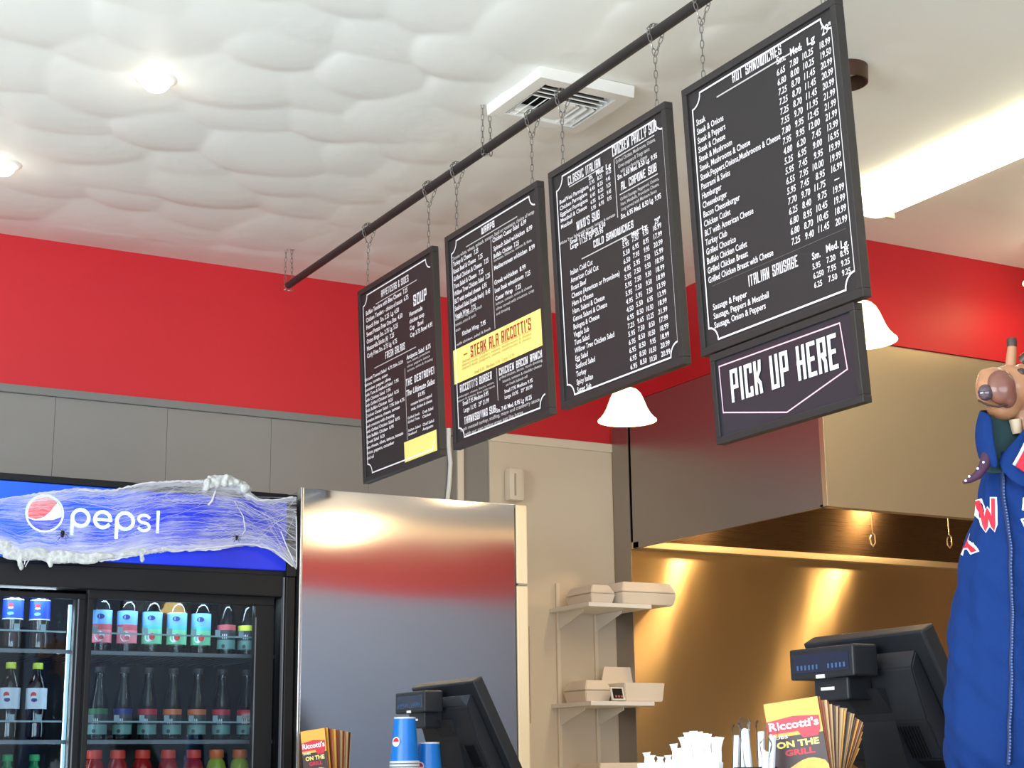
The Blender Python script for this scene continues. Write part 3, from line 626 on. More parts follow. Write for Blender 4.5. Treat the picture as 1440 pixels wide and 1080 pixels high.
def foambox(name, loc, size, label, lid='closed', rz=0):
    t = thing(name, label, 'takeout box', loc, (0, 0, rz)); sx, sy, sz = size; k = .018
    def frus(z0, z1, in0, in1):
        bm = bmesh.new(); R = []
        for z, i in ((z0, in0), (z1, in1)): R.append([bm.verts.new((x, y, z)) for x, y in ((i, i), (sx-i, i), (sx-i, sy-i), (i, sy-i))])
        for a in range(4): bm.faces.new((R[0][a], R[0][(a+1) % 4], R[1][(a+1) % 4], R[1][a]))
        bm.faces.new(R[0][::-1]); bm.faces.new(R[1]); bmesh.ops.bevel(bm, geom=bm.edges[:], offset=.003, segments=2, affect='EDGES'); return bm
    if lid == 'closed':
        obj('tray', frus(0, sz*.52, k*.6, 0), M_foam, t); obj('lid', frus(sz*.54, sz, 0, k), M_foam, t)
    else:
        bm = frus(0, sz*.6, k*.4, 0); bmesh.ops.delete(bm, geom=[f for f in bm.faces if f.normal.z > .9 and f.calc_center_median().z > sz*.5 and f.calc_area() > sx*sy*.5], context='FACES')
        o = obj('tray', bm, M_foam, t); md = o.modifiers.new('s', 'SOLIDIFY'); md.thickness = .004
        bm = bmesh.new(); R = [[bm.verts.new((x, 0, z)) for x, z in ((0, 0), (sx, 0), (sx-k*1.5, .075), (k*1.5, .075))], [bm.verts.new((x, .006, z)) for x, z in ((0, 0), (sx, 0), (sx-k*1.5, .075), (k*1.5, .075))]]
        for a in range(4): bm.faces.new((R[0][a], R[0][(a+1) % 4], R[1][(a+1) % 4], R[1][a]))
        bm.faces.new(R[0][::-1]); bm.faces.new(R[1]); bmesh.ops.recalc_face_normals(bm, faces=bm.faces)
        o = obj('lid', bm, M_foam, t); o.location = (0, sy-.02, sz*.6); o.rotation_euler = (-.25, 0, 0)
    return t
foambox('foam_box', (3.565, 5.44, 1.697), (.262, .20, .088), 'long closed white foam box overhanging the top shelf end')
foambox('foam_box', (3.445, 5.48, 1.697), (.115, .20, .075), 'small closed white foam box at the left on the top shelf')
foambox('foam_box', (3.575, 5.455, 1.318), (.19, .19, .12), 'white foam box with raised lid on the middle shelf', 'open')
foambox('foam_box', (3.44, 5.53, 1.318), (.125, .17, .085), 'low white foam box at the left on the middle shelf')
foambox('foam_box', (3.45, 5.46, .940), (.24, .20, .145), 'white foam box on the lowest shelf at the picture bottom')
t = thing('kitchen_timer', 'small black and white timer leaning on the middle shelf', 'timer', (3.545, 5.452, 1.322), (-.25, 0, .1))
obj('case', box((-.032, 0, 0), (.032, .008, .052), .002), M_white, t); obj('face', box((-.026, -.002, .006), (.022, 0, .046), .001), M_blk, t)
for k in range(3): obj('button', box((-.018+k*.014, -.0035, .010), (-.009+k*.014, -.002, .018)), mat('pinkish_plastic', srgb(170, 110, 100), .5), t)
# sensor box
t = thing('wall_sensor', 'small rounded white sensor box on the cream wall above the fridge', 'sensor', (3.24, YW-.012, 2.12))
obj('case', box((-.036, -.05, 0), (.036, 0, .135), .016), M_creamtrim, t, True); obj('slot', box((-.014, -.0515, .02), (-.006, -.049, .11)), mat('slot_grey', srgb(170, 160, 140), .6), t)
bm = tube([(2.955, YW-.012, 2.40), (2.955, YW-.012, 2.33), (2.962, YW-.012, 2.26), (2.957, YW-.012, 2.18), (2.947, YW-.012, 2.10), (2.947, YW-.012, 1.7)], .009, 8)
tag(obj('power_cord', bm, M_white, None, True), 'white cord running down the grey wall behind the fridge', 'cord')
tag(obj('wire_channel', box((2.995, YW-.014, 1.6), (3.022, YW-.0, 2.371), .002), M_creamtrim), 'flat cream wire channel on the grey wall above the fridge', 'wire channel')
# ================================================================ REFRIGERATOR (steel side, white doors edge-on)
fr = thing('refrigerator', 'tall stainless refrigerator standing beside the soda cooler, side panel facing out', 'refrigerator', (2.0, 4.95, 0))
FXR = 2.804
UV(part('body', (2.012, 4.962, 0), (FXR-.012, 5.72, 1.962), M_fridge, fr, .003))
UV(part('side_panel', (2.012, 4.95, 0), (FXR, 4.962, 1.966), M_fridge, fr, .002))
part('corner_trim', (2.002, 4.944, 0), (2.012, 4.975, 1.968), mat('bright_steel_edge', srgb(205, 205, 205), .25, .8), fr, .002)
part('door_gasket', (FXR-.010, 4.955, .05), (FXR+.004, 5.70, 1.955), M_blk, fr)
for a, b in ((1.690, 1.966), (.06, 1.684)):
    d = part('door', (FXR+.006, 4.952, a), (FXR+.052, 5.71, b), M_white2, fr, .006)
obj('handle', tube([(FXR+.055-2.0, .08, 1.2), (FXR+.09-2.0, .08, 1.22), (FXR+.09-2.0, .08, 1.55), (FXR+.055-2.0, .08, 1.57)], .009, 8), _m['bright_steel_edge'], fr, True)
part('hinge', (FXR+.008, 4.946, 1.684), (FXR+.045, 4.965, 1.690), _m['bright_steel_edge'], fr)
# ================================================================ COOLER
CY = 4.93
cl = thing('soda_cooler', 'tall black two-door soda cooler with a glowing blue header', 'drinks cooler', (.70, CY, 0))
X0, X1, ZT = .60, 1.984, 1.937
zh = at(300, 800, 1, CY).z
def cp(n, a, b, m, bev=0): return part(n, a, b, m, cl, bev)
cp('back_panel', (X0, 5.62, 0), (X1, 5.65, ZT-.02), M_blk); cp('side_panel', (X1-.02, CY+.05, 0), (X1, 5.62, ZT-.01), M_blk, .002); cp('side_panel', (X0, CY+.05, 0), (X0+.02, 5.62, ZT-.01), M_blk, .002)
cp('top_panel', (X0+.02, CY+.05, ZT-.03), (X1-.02, 5.62, ZT-.01), M_blk, .002)
cp('header_box', (X0, CY+.012, zh-.01), (X1, CY+.30, ZT), M_blk, .003)
def header_mat():
    M = bpy.data.materials.new('backlit_blue_header'); M.use_nodes = True; nt = M.node_tree; b = nt.nodes['Principled BSDF']
    b.inputs['Base Color'].default_value = (.01, .03, .35, 1); b.inputs['Roughness'].default_value = .25
    tc = nt.nodes.new('ShaderNodeTexCoord'); sp = nt.nodes.new('ShaderNodeSeparateXYZ'); nt.links.new(tc.outputs['Object'], sp.inputs[0])
    # printed artwork: deep blue with bright glow round the emblem side
    n = nt.nodes.new('ShaderNodeTexNoise'); n.inputs['Scale'].default_value = 3.5; nt.links.new(tc.outputs['Object'], n.inputs['Vector'])
    mr = nt.nodes.new('ShaderNodeMapRange'); mr.inputs['From Min'].default_value = .35; mr.inputs['From Max'].default_value = 1.25; mr.inputs['To Min'].default_value = .9; mr.inputs['To Max'].default_value = 0
    nt.links.new(sp.outputs['X'], mr.inputs['Value'])
    ad = nt.nodes.new('ShaderNodeMath'); ad.operation = 'MULTIPLY_ADD'; ad.inputs[1].default_value = .9; nt.links.new(n.outputs['Fac'], ad.inputs[0]); 
    sb = nt.nodes.new('ShaderNodeMath'); sb.operation = 'SUBTRACT'; sb.inputs[1].default_value = .45; nt.links.new(mr.outputs[0], sb.inputs[0]); nt.links.new(sb.outputs[0], ad.inputs[2])
    cr = nt.nodes.new('ShaderNodeValToRGB'); cr.color_ramp.elements[0].color = (*srgb(18, 8, 150), 1); cr.color_ramp.elements[1].color = (*srgb(0, 120, 255), 1)
    e = cr.color_ramp.elements.new(.45); e.color = (*srgb(15, 40, 215), 1)
    nt.links.new(ad.outputs[0], cr.inputs[0]); nt.links.new(cr.outputs[0], b.inputs['Emission Color']); b.inputs['Emission Strength'].default_value = .8
    return M
hp = cp('header_sign', (X0+.012, CY, zh+.006), (X1-.035, CY+.013, ZT-.022), header_mat(), .003)
cp('header_end', (X1-.033, CY-.002, zh-.012), (X1, CY+.014, ZT), M_blk, .003); cp('header_rim', (X0, CY-.004, ZT-.020), (X1-.033, CY+.014, ZT+.001), M_blk, .003)
# emblem and wordmark
M_glow = mat('backlit_white_print', (.75, .95, 1), emit=.9, ecol=srgb(190, 238, 250)); M_glred = mat('backlit_red_print', srgb(220, 60, 70), emit=.75, ecol=srgb(212, 88, 96)); M_glblu = mat('backlit_navy_print', srgb(30, 50, 190), emit=.5, ecol=srgb(40, 70, 200))
lg = obj('emblem', None, None, cl) if False else None
lg = bpy.data.objects.new('wordmark', None)
def hx(px, py): p = at(px, py, 1, CY); return (p.x-.70, p.z)
def hobj(name, bm, m): o = obj(name, bm, m, cl); o.rotation_euler = (PI/2, 0, 0); o.location = (0, -.001, 0); return o
def arcp(cx, cy, rx, ry, a0, a1, n=24): return [(cx+rx*math.cos(a), cy+ry*math.sin(a)) for a in np.linspace(a0, a1, n)]
c = hx(62.5, 722); R = (hx(88, 722)[0]-hx(37, 722)[0])/2*1.02; RY = R*1.0
bm = bmesh.new(); POLY(bm, arcp(c[0], c[1], R, RY, 0, 2*PI, 40)[:-1], 0); hobj('emblem_disc', bm, M_glblu)
bm = bmesh.new(); RIB(bm, arcp(c[0], c[1], R, RY, 0, 2*PI, 41)[:-1], R*.10, .002, closed=True); hobj('emblem_ring', bm, M_glow)
def clipc(pts, k=.93): return pts
# white wave then red cap
up = [(math.cos(a)*.93, math.sin(a)*.93) for a in np.linspace(.35, PI+.35, 26)]
wave = [(-.87, -.32), (-.5, -.40), (-.1, -.25), (.3, .1), (.87, .34)]
bm = bmesh.new(); POLY(bm, [(c[0]+x*R, c[1]+y*RY) for x, y in [(math.cos(a)*.93, math.sin(a)*.93) for a in np.linspace(-.15, PI+.35, 30)] + [(-.5, -.42), (0, -.38), (.5, -.32)]], .0008); hobj('emblem_wave', bm, M_glow)
bm = bmesh.new(); POLY(bm, [(c[0]+x*R, c[1]+y*RY) for x, y in [(math.cos(a)*.90, math.sin(a)*.90) for a in np.linspace(.75, PI+.30, 26)] + [(-.45, -.36), (-.05, -.22), (.3, .10), (.5, .42)]], .0016); hobj('emblem_cap', bm, M_glred)
def wm(ch, px, py, rx_px, ry_px, t_px):
    cx, cy = hx(px, py); kx = (hx(px+10, py)[0]-cx)/10; kz = (cy-hx(px, py+10)[1])/10; rx, ry, t = rx_px*kx, ry_px*kz, t_px*kx; bm = bmesh.new()
    if ch == 'p':
        RIB(bm, arcp(cx, cy, rx, ry, 0, 2*PI, 33)[:-1], t, .002, closed=True); RIB(bm, [(cx-rx, cy), (cx-rx, cy-ry*2.0)], t, .002)
    elif ch == 'e':
        RIB(bm, arcp(cx, cy, rx, ry, 0, 2*PI*.88, 28), t, .002); RIB(bm, [(cx-rx, cy), (cx+rx, cy)], t*.85, .002, cap=False)
    elif ch == 's':
        RIB(bm, arcp(cx, cy+ry*.5, rx*.7, ry*.5, .5, PI*1.5, 14)+arcp(cx, cy-ry*.5, rx*.7, ry*.5, PI*.5, -PI+.5, 14)[1:], t*.8, .002)
    else: RIB(bm, [(cx, cy-ry), (cx, cy+ry)], t*.9, .002); RIB(bm, [(cx, cy+ry*1.38), (cx, cy+ry*1.5)], t, .002)
    hobj('letter', bm, M_glow)
wm('p', 113, 728.5, 11.5, 11.5, 5); wm('e', 144, 731, 11, 11, 5); wm('p', 175.5, 733, 11.5, 11.5, 5); wm('s', 202, 735.5, 11, 11, 5); wm('i', 221.5, 737, 11, 11, 4.5)
# door frame box
YD = CY+.03
def zx(px, py, y=YD): p = at(px, py, 1, y); return p
cp('top_track', (X0, CY+.010, zx(200, 832).z), (X1, CY+.09, zh-.008), M_blk, .004)
cp('jamb', (zx(395, 950).x, CY+.004, 0), (X1, CY+.09, zh-.012), M_blk, .004)
cp('jamb_strip', (zx(393, 950).x-.003, CY+.002, .1), (zx(393, 950).x+.001, CY+.02, zh-.015), mat('jamb_highlight_edge', srgb(110, 114, 122), .35, .5), .0005)
cp('base_grille', (X0, CY+.010, 0), (X1, CY+.09, .16), M_blk, .003)
cp('floor_pan', (X0+.02, CY+.10, .14), (X1-.02, 5.62, .16), M_blk)
def door(name, xa, xb, ga, gb, y, zt, gt, lbl=None):
    bm = bmesh.new()
    B0 = cl.location
    for a, b in (((xa, y, gt), (xb, y+.028, zt)), ((xa, y, .17), (xb, y+.028, .24)), ((xa, y, .24), (ga, y+.028, gt)), ((gb, y, .24), (xb, y+.028, gt))): BX(bm, Vector(a)-B0, Vector(b)-B0, .002)
    d = obj('sliding_door', bm, M_blk, cl)
    obj('glass_pane', box(Vector((ga, y+.010, .24))-B0, Vector((gb, y+.014, gt))-B0), M_glass, d)
    return d
R_ = CY+.035; L_ = CY+.068
xa, xb = zx(119, 950, R_).x, zx(384, 950, R_).x
door('r', xa, xb, zx(127, 950, R_).x, zx(357, 950, R_).x, R_, zx(250, 832, R_).z, zx(240, 846, R_).z)
door('l', X0+.01, xa+.02, X0+.06, zx(101, 950, L_).x, L_, zx(50, 832, L_).z, zx(50, 840, L_).z)
cp('pane_edge', (zx(357, 950, R_).x, R_-.001, .24), (zx(357, 950, R_).x+.004, R_, zx(357, 868, R_).z), _m['jamb_highlight_edge'])
cp('pane_edge', (zx(104.5, 950, L_).x, L_-.001, .24), (zx(104.5, 950, L_).x+.004, L_, zx(104, 842, L_).z), _m['jamb_highlight_edge'])
# interior light strips
M_led = mat('cool_led_strip', (.8, .95, 1), emit=.7, ecol=srgb(150, 195, 205))
px_ = zx(94, 950, 5.06).x
area('cooler_led_post', (px_-.03, 5.06, 1.1), (math.radians(-90), 0, math.radians(50)), .02, .9, 1.0, (.72, .88, 1))
cp('light_strip', (px_-.006, 5.05, .3), (px_+.004, 5.062, zx(94, 850, 5.05).z), M_led, .002)
for nm_, lx, sx_ in (('cooler_led', 1.64, .5), ('cooler_led', 1.05, .4)):
    l_ = area(nm_, (lx, 5.05, zx(240, 846).z+.02), (math.radians(-14), 0, 0), sx_, .02, 1.9, (.72, .88, 1))
# shelves: wire racks with price rails
YB = 5.10
zs = [zx(300, 921, YB).z, zx(300, 1041, YB).z]; zs.append(zs[1]-(zs[0]-zs[1])); zs.append(zs[2]-(zs[0]-zs[1]))
M_rail = mat('grey_price_rail', srgb(150, 175, 182), .4); M_wire = mat('grey_shelf_wire', srgb(120, 128, 134), .4, .6)
B0 = cl.location
for k, zz in enumerate(zs):
    bm = bmesh.new(); BX(bm, (X0+.025-B0.x, YB-.06-B0.y, zz-.012), (X1-.025-B0.x, YB-.055-B0.y, zz), .0005)
    s = obj('shelf', bm, M_wire, cl)
    bm = bmesh.new()
    for j in range(0, 44): BX(bm, (X0+.03+j*.031-B0.x, YB-.055-B0.y, zz-.006), (X0+.033+j*.031-B0.x, 5.55-B0.y, zz-.002))
    o = obj('shelf_wires', bm, M_wire, s); o['kind'] = 'stuff'
    # front bottle guides: a rail with upright channels
    if k < 2 or True:
        bm = bmesh.new()
        zr = zz+.055
        for (a, b) in ((X0+.03, zx(84, 950, YB).x), (zx(112, 950, YB).x, zx(362, 950, YB).x)):
            BX(bm, (a-B0.x, YB-.052-B0.y, zr-.003), (b-B0.x, YB-.049-B0.y, zr+.002))
            n = int(round((b-a)/.0785))
        s2 = obj('bottle_rail', bm, M_rail, s)
        xx = zx(124.5, 950, YB).x
        bm = bmesh.new()
        for j in range(-9, 8):
            x = xx+j*.0787
            if x < X0+.03 or (zx(86, 950, YB).x < x < zx(110, 950, YB).x): continue
            BX(bm, (x-.008-B0.x, YB-.050-B0.y, zr-.003), (x+.008-B0.x, YB-.048-B0.y, zr+.020))
        obj('bottle_guide', bm, M_rail, s)
# bottles
def bottle(kind, x, y, z, label, cols, group):
    t = thing('drink_bottle', label, 'bottle', (x, y, z), (0, 0, YAW*-.0), group=group)
    n = 18
    if kind == 'tea': body = [(.020, 0), (.028, .004), (.029, .02), (.0285, .075), (.028, .10), (.025, .125), (.018, .155), (.0135, .18), (.0125, .205), (.013, .212)]; lz = (.018, .095); lr = .0293; cap = (.0145, .205, .222)
    elif kind == 'juice': body = [(.022, 0), (.030, .005), (.031, .02), (.030, .06), (.031, .12), (.029, .145), (.022, .17), (.016, .185), (.0135, .195), (.0135, .212)]; lz = (.028, .128); lr = .0316; cap = (.0155, .208, .226)
    elif kind == 'cola': body = [(.022, 0), (.029, .006), (.030, .03), (.027, .06), (.030, .085), (.031, .13), (.029, .155), (.020, .18), (.013, .195), (.012, .212)]; lz = (.088, .150); lr = .0314; cap = (.015, .207, .226)
    else: body = [(.024, 0), (.032, .006), (.032, .05), (.028, .09), (.033, .12), (.033, .17), (.027, .195), (.0195, .205), (.0195, .215)]; lz = (.04, .15); lr = .0335; cap = (.0225, .206, .232)
    o = obj('body', lathe(body, n), cols['body'], t, True)
    if cols.get('liquid'):
        pass
    obj('cap', lathe([(cap[0], cap[1]), (cap[0]*1.05, cap[1]+.002), (cap[0]*1.02, cap[2]-.002), (cap[0]*.9, cap[2])], 16), cols['cap'], t, True)
    z0, z1 = lz; bands = cols['label']; tot = sum(b[0] for b in bands); zc = z0
    for i, (hh, mm) in enumerate(bands):
        z2 = zc+(z1-z0)*hh/tot; obj('label_wrap', lathe([(lr, zc), (lr, z2)], n, cap=False), mm, t, True); zc = z2
    if cols.get('mark'):
        for m_, cx, cz, rx, rz, off in cols['mark']:
            bm = bmesh.new(); zz = z0+(z1-z0)*cz; pts = []
            for a in np.linspace(0, 2*PI, 15)[:-1]:
                th = -PI/2 + (YAW*-.0) - .45 + (cx+rx*math.cos(a))/lr
                pts.append(((lr+off)*math.cos(th), (lr+off)*math.sin(th), zz+rz*math.sin(a)))
            bm.faces.new([bm.verts.new(p) for p in pts]); obj('label_mark', bm, m_, t)
    return t
def pl(n, *c, r=.45): return mat(n, srgb(*c), r)
L_pepblue = pl('label_blue', 30, 70, 200); L_white = pl('label_white', 215, 225, 235); L_ltblue = pl('label_light_blue', 110, 170, 235); L_pink = pl('label_pink', 225, 130, 145); L_rose = pl('label_rose', 190, 85, 95); L_green = pl('label_green', 120, 205, 160); L_teal = pl('label_teal', 80, 190, 190); L_berry = pl('label_red', 200, 40, 45); L_navy = pl('label_navy', 25, 40, 120); L_dark = pl('label_dark', 55, 62, 66); L_orange = pl('label_orange', 205, 110, 60); L_red2 = pl('label_crimson', 190, 40, 60); L_dgreen = pl('label_dark_green', 50, 110, 70); L_seafoam = pl('label_seafoam', 105, 150, 145); L_yelg = pl('cap_yellow_green', 205, 220, 70); L_silver = pl('label_silver', 205, 212, 225)
K_white = pl('cap_white', 220, 222, 225); K_dark = pl('cap_dark', 40, 40, 45); K_red = pl('cap_red_orange', 225, 70, 50); K_green = pl('cap_green', 40, 150, 90)
B_cola = mat('cola_liquid', srgb(24, 12, 10), .08, coat=.5); B_green = mat('green_soda', srgb(10, 110, 60), .1, coat=.4); B_red = mat('red_juice', srgb(150, 25, 25), .15, coat=.3); B_yel = mat('lime_juice', srgb(150, 165, 50), .15, coat=.3); B_tea = mat('dark_tea', srgb(52, 42, 38), .08, coat=.6)
def bx(px, py): return zx(px, py, YB).x
# right bay, top shelf
Y_ = YB+.0
for i, px in enumerate((142, 178)):
    bottle('juice', bx(px, 900), Y_, zs[0], ['clear bottle with blue and pink label, leftmost on the upper right shelf', 'clear bottle with blue and pink label, second on the upper right shelf'][i], dict(body=M_pet, cap=K_white, label=[(1.1, L_pink), (.5, L_rose), (1.2, L_ltblue)], mark=[(L_white, 0, .20, .016, .016, .0006), (L_navy, .002, .80, .012, .008, .0006), (L_rose, .006, .15, .008, .007, .0012)]), 'flavored water bottles')
for i, px in enumerate((213, 248, 282)):
    bottle('juice', bx(px, 900), Y_, zs[0], ['clear bottle with blue and green label, third on the upper right shelf', 'clear bottle with blue and green label, fourth on the upper right shelf', 'clear bottle with blue and green label, fifth on the upper right shelf'][i], dict(body=M_pet, cap=K_white, label=[(1.3, L_green), (.4, L_teal), (1.2, L_ltblue)], mark=[(L_white, -.004, .20, .014, .014, .0006), (L_navy, .002, .80, .012, .008, .0006), (L_berry, .006, .22, .009, .011, .0012)]), 'flavored water bottles')
for i, (px, top) in enumerate(((318, L_rose), (347, L_yelg))):
    bottle('tea', bx(px, 900), Y_, zs[0], ['tea bottle with a reddish band, sixth on the upper right shelf', 'tea bottle with a yellow-green band, rightmost on the upper right shelf'][i], dict(body=M_pet, cap=K_dark, label=[(1.2, L_seafoam), (1.3, L_dark), (.7, top)], mark=[(L_dark, -.006, .12, .006, .006, .0006), (L_white, -.008, .52, .002, .008, .0006), (L_white, -.002, .52, .002, .008, .0006), (L_white, .004, .52, .002, .008, .0006)]), 'tea bottles')
nm7 = ['leftmost', 'second', 'third', 'fourth', 'fifth', 'sixth', 'rightmost']
for i, (top, cn) in enumerate(((L_dgreen, 'green'), (L_navy, 'navy'), (L_red2, 'crimson'), (L_orange, 'orange'), (L_orange, 'orange'), (L_red2, 'crimson'), (L_red2, 'crimson'))):
    px = 138+i*34.7
    bottle('tea', bx(px, 1000), Y_, zs[1], f'long-necked tea bottle with {cn} band, {nm7[i]} on the middle right shelf', dict(body=M_pet, cap=K_dark, label=[(1.2, L_seafoam), (1.3, L_dark), (.7, top)], mark=[(L_dark, -.006, .12, .006, .006, .0006), (L_white, -.008, .52, .002, .008, .0006), (L_white, -.002, .52, .002, .008, .0006), (L_white, .004, .52, .002, .008, .0006)]), 'tea bottles')
for i, px in enumerate((132, 165, 200, 236, 272, 304, 337)):
    bottle('wide', bx(px, 1075), Y_, zs[2]+.006, f'juice bottle with orange-red cap, {nm7[i]} on the lowest visible right shelf', dict(body=B_red if i < 5 else B_yel, cap=K_red if i < 5 else pl('cap_orange', 230, 110, 40), label=[(1, L_orange if i > 4 else L_berry)]), 'wide-cap juice bottles')
for i, px in enumerate((-26, 12, 50)):
    c3 = ['left', 'middle', 'right'][i]; c4 = ['beyond the left edge', 'leftmost in the picture', 'nearest the door strip'][i]
    bottle('cola', bx(px+4, 900), Y_, zs[0]+.002, f'cola bottle with blue label in the upper left bay, {c4}', dict(body=B_tea, cap=L_pepblue, label=[(.12, L_white), (2, L_pepblue), (.12, L_white)], mark=[(L_berry, 0, .68, .008, .006, .0006), (L_white, 0, .55, .008, .003, .0008), (L_ltblue, 0, .28, .010, .005, .0006)]), 'blue label colas')
    bottle('cola', bx(px, 1000), Y_, zs[1]+.004, f'diet cola bottle with silver label and yellow-green cap, {c4}', dict(body=B_cola, cap=L_yelg, label=[(1, L_silver)], mark=[(L_berry, -.002, .66, .009, .009, .0006), (L_white, 0, .56, .009, .004, .0009), (L_navy, .001, .42, .009, .006, .0006)]), 'silver label colas')
    bottle('cola', bx(px-2, 1075), Y_, zs[2], f'green soda bottle with green cap in the lower left bay, {c4}', dict(body=B_green, cap=K_green, label=[(1, L_dgreen)]), 'green soda bottles')
# ================================================================ COBWEB AND SPIDERS
def cobweb():
    t = thing('cotton_cobweb', 'stretched white cotton cobweb draped over the blue cooler header', 'cobweb decoration', (1.5, CY-.03, 1.8))
    B = Vector((1.5, CY-.03, 1.8))
    def W(px, py, dy=0): p = at(px, py, 1, CY-.022-dy); return p-B
    # sheet with fibrous holes
    tops = [(-60, 712), (0, 702), (60, 692), (110, 686), (160, 690), (200, 680), (240, 676), (300, 674), (340, 682), (360, 700), (385, 704), (415, 699)]
    bots = [(-60, 770), (0, 776), (30, 790), (50, 786), (70, 792), (120, 792), (160, 788), (200, 780), (240, 776), (300, 774), (340, 768), (370, 768), (395, 782), (417, 800)]
    def ip(tab, x):
        for (a, b), (c, d) in zip(tab, tab[1:]):
            if a <= x <= c: return b+(d-b)*(x-a)/(c-a)
        return tab[-1][1]
    bm = bmesh.new(); NX, NY = 120, 26; G_ = []
    for i in range(NX+1):
        x = -60+477*i/NX; r = []
        for j in range(NY+1):
            y = ip(tops, x)+(ip(bots, x)-ip(tops, x))*j/NY
            r.append(bm.verts.new(W(x, y+random.uniform(-1, 1), .004+.010*math.sin(i*.21+j*.3)*math.sin(j*.5)*.5+.006+random.uniform(0, .003))))
        G_.append(r)
    uvl = bm.loops.layers.uv.new('UVMap')
    for i in range(NX):
        for j in range(NY):
            f = bm.faces.new((G_[i][j], G_[i+1][j], G_[i+1][j+1], G_[i][j+1]))
            for l, (a, b) in zip(f.loops, ((i, j), (i+1, j), (i+1, j+1), (i, j+1))): l[uvl].uv = (a/NX, b/NY)
    M = bpy.data.materials.new('cotton_gauze'); M.use_nodes = True; nt = M.node_tree; b = nt.nodes['Principled BSDF']; b.inputs['Base Color'].default_value = (.62, .62, .68, 1); b.inputs['Roughness'].default_value = .9
    tc = nt.nodes.new('ShaderNodeTexCoord'); sp = nt.nodes.new('ShaderNodeSeparateXYZ'); nt.links.new(tc.outputs['UV'], sp.inputs[0])
    def noise(sc, s, rot, det=6, dist=.6):
        mp = nt.nodes.new('ShaderNodeMapping'); mp.inputs['Scale'].default_value = s; mp.inputs['Rotation'].default_value = (0, 0, rot); n = nt.nodes.new('ShaderNodeTexNoise'); n.inputs['Scale'].default_value = sc; n.inputs['Detail'].default_value = det; n.inputs['Distortion'].default_value = dist
        nt.links.new(tc.outputs['UV'], mp.inputs[0]); nt.links.new(mp.outputs[0], n.inputs['Vector']); return n
    n1 = noise(3, (2, 9, 1), .12); n2 = noise(9, (1, 7, 1), -.1, 8, .3); n3 = noise(2.2, (3, 1.2, 1), 0, 2, 0)
    def math_(op, a, b=None, v=None):
        q = nt.nodes.new('ShaderNodeMath'); q.operation = op
        for k, s in enumerate((a, b)):
            if s is None: continue
            if isinstance(s, (int, float)): q.inputs[k].default_value = s
            else: nt.links.new(s, q.inputs[k])
        return q.outputs[0]
    base = math_('ADD', math_('MULTIPLY', n1.outputs['Fac'], .8), math_('MULTIPLY', n2.outputs['Fac'], .6))
    base = math_('ADD', base, math_('MULTIPLY', n3.outputs['Fac'], .9))
    # denser cotton along the gathered lower edge
    ed = math_('POWER', sp.outputs['Y'], 5.0); lf = math_('SUBTRACT', 1.15, sp.outputs['X']); ed = math_('MULTIPLY', math_('MULTIPLY', ed, 1.5), lf)
    te = math_('MULTIPLY', math_('POWER', math_('SUBTRACT', 1.0, sp.outputs['Y']), 7.0), .55)
    al = math_('ADD', math_('ADD', math_('MULTIPLY', math_('SUBTRACT', base, 1.02), 1.35), ed), te)
    mn = nt.nodes.new('ShaderNodeClamp'); mn.inputs['Min'].default_value = .02; mn.inputs['Max'].default_value = .93; nt.links.new(al, mn.inputs['Value']); nt.links.new(mn.outputs[0], b.inputs['Alpha'])
    obj('cotton_sheet', bm, M, t, True)
    Mf = mat('cotton_fibre', (.62, .62, .66), .9)
    # separate strands pulled sideways
    bm = bmesh.new()
    for k in range(130):
        x0 = random.uniform(-60, 380); x1 = min(417, x0+random.uniform(40, 190)); f0 = random.betavariate(.7, .9); f1 = min(1, max(0, f0+random.uniform(-.35, .35)))
        n = 7; pts = []
        for j in range(n):
            s = j/(n-1); x = x0+(x1-x0)*s; f = f0+(f1-f0)*s+.03*math.sin(s*9+k)
            pts.append(W(x, ip(tops, x)+(ip(bots, x)-ip(tops, x))*min(1, max(0, f)), .012+.008*math.sin(s*3+k)))
        TUBE(bm, pts, random.choice((.0003, .0004, .0006)), 3, False)
    for k in range(34):   # fan pulled to the right corner
        x0 = random.uniform(340, 395); f0 = random.random(); yy = ip(tops, x0)+(ip(bots, x0)-ip(tops, x0))*f0
        e = random.choice(((417, 700), (416, 799), (417, 720), (416, 760)))
        TUBE(bm, [W(x0, yy, .015), W((x0+e[0])/2, (yy+e[1])/2+random.uniform(-3, 3), .014), W(*e, .006)], .0004, 3, False)
    o = obj('cotton_strands', bm, Mf, t); o['kind'] = 'stuff'
    # thick gathered hems
    bm = bmesh.new()
    def rope(tab, r, jit=1.2, dy=.014):
        pts = []; rr = []
        for (a, b_), (c_, d_) in zip(tab, tab[1:]):
            n = max(2, int(abs(c_-a)/4))
            for j in range(n): s = j/n; pts.append(W(a+(c_-a)*s, b_+(d_-b_)*s+random.uniform(-jit, jit), dy)); rr.append(r*random.uniform(.7, 1.3))
        TUBE(bm, pts, rr, 6, True)
    rope([(395, 747), (404, 770), (417, 798), (417, 740), (416, 712)], .0016, .3); rope([(240, 776), (300, 770), (350, 765), (385, 773), (416, 800)], .0024, .5)
    rope([(340, 690), (362, 704), (390, 703), (416, 698)], .003, .8); rope([(110, 690), (160, 690), (200, 680), (250, 677), (290, 678)], .0035, 1)
    rope([(303, 690), (298, 705), (288, 716)], .003, .6); rope([(-60, 712), (0, 702), (60, 694), (110, 690)], .0012, .8); rope([(330, 705), (342, 725), (345, 745), (335, 760)], .0013, 1.5)
    rope([(36, 786), (32, 802)], .0018, .5); rope([(48, 778), (38, 792), (33, 802)], .0016, .5)
    obj('cotton_hem', bm, Mf, t, True)
    # fluffy clumps: along the bottom edge and on the top right
    ell = []
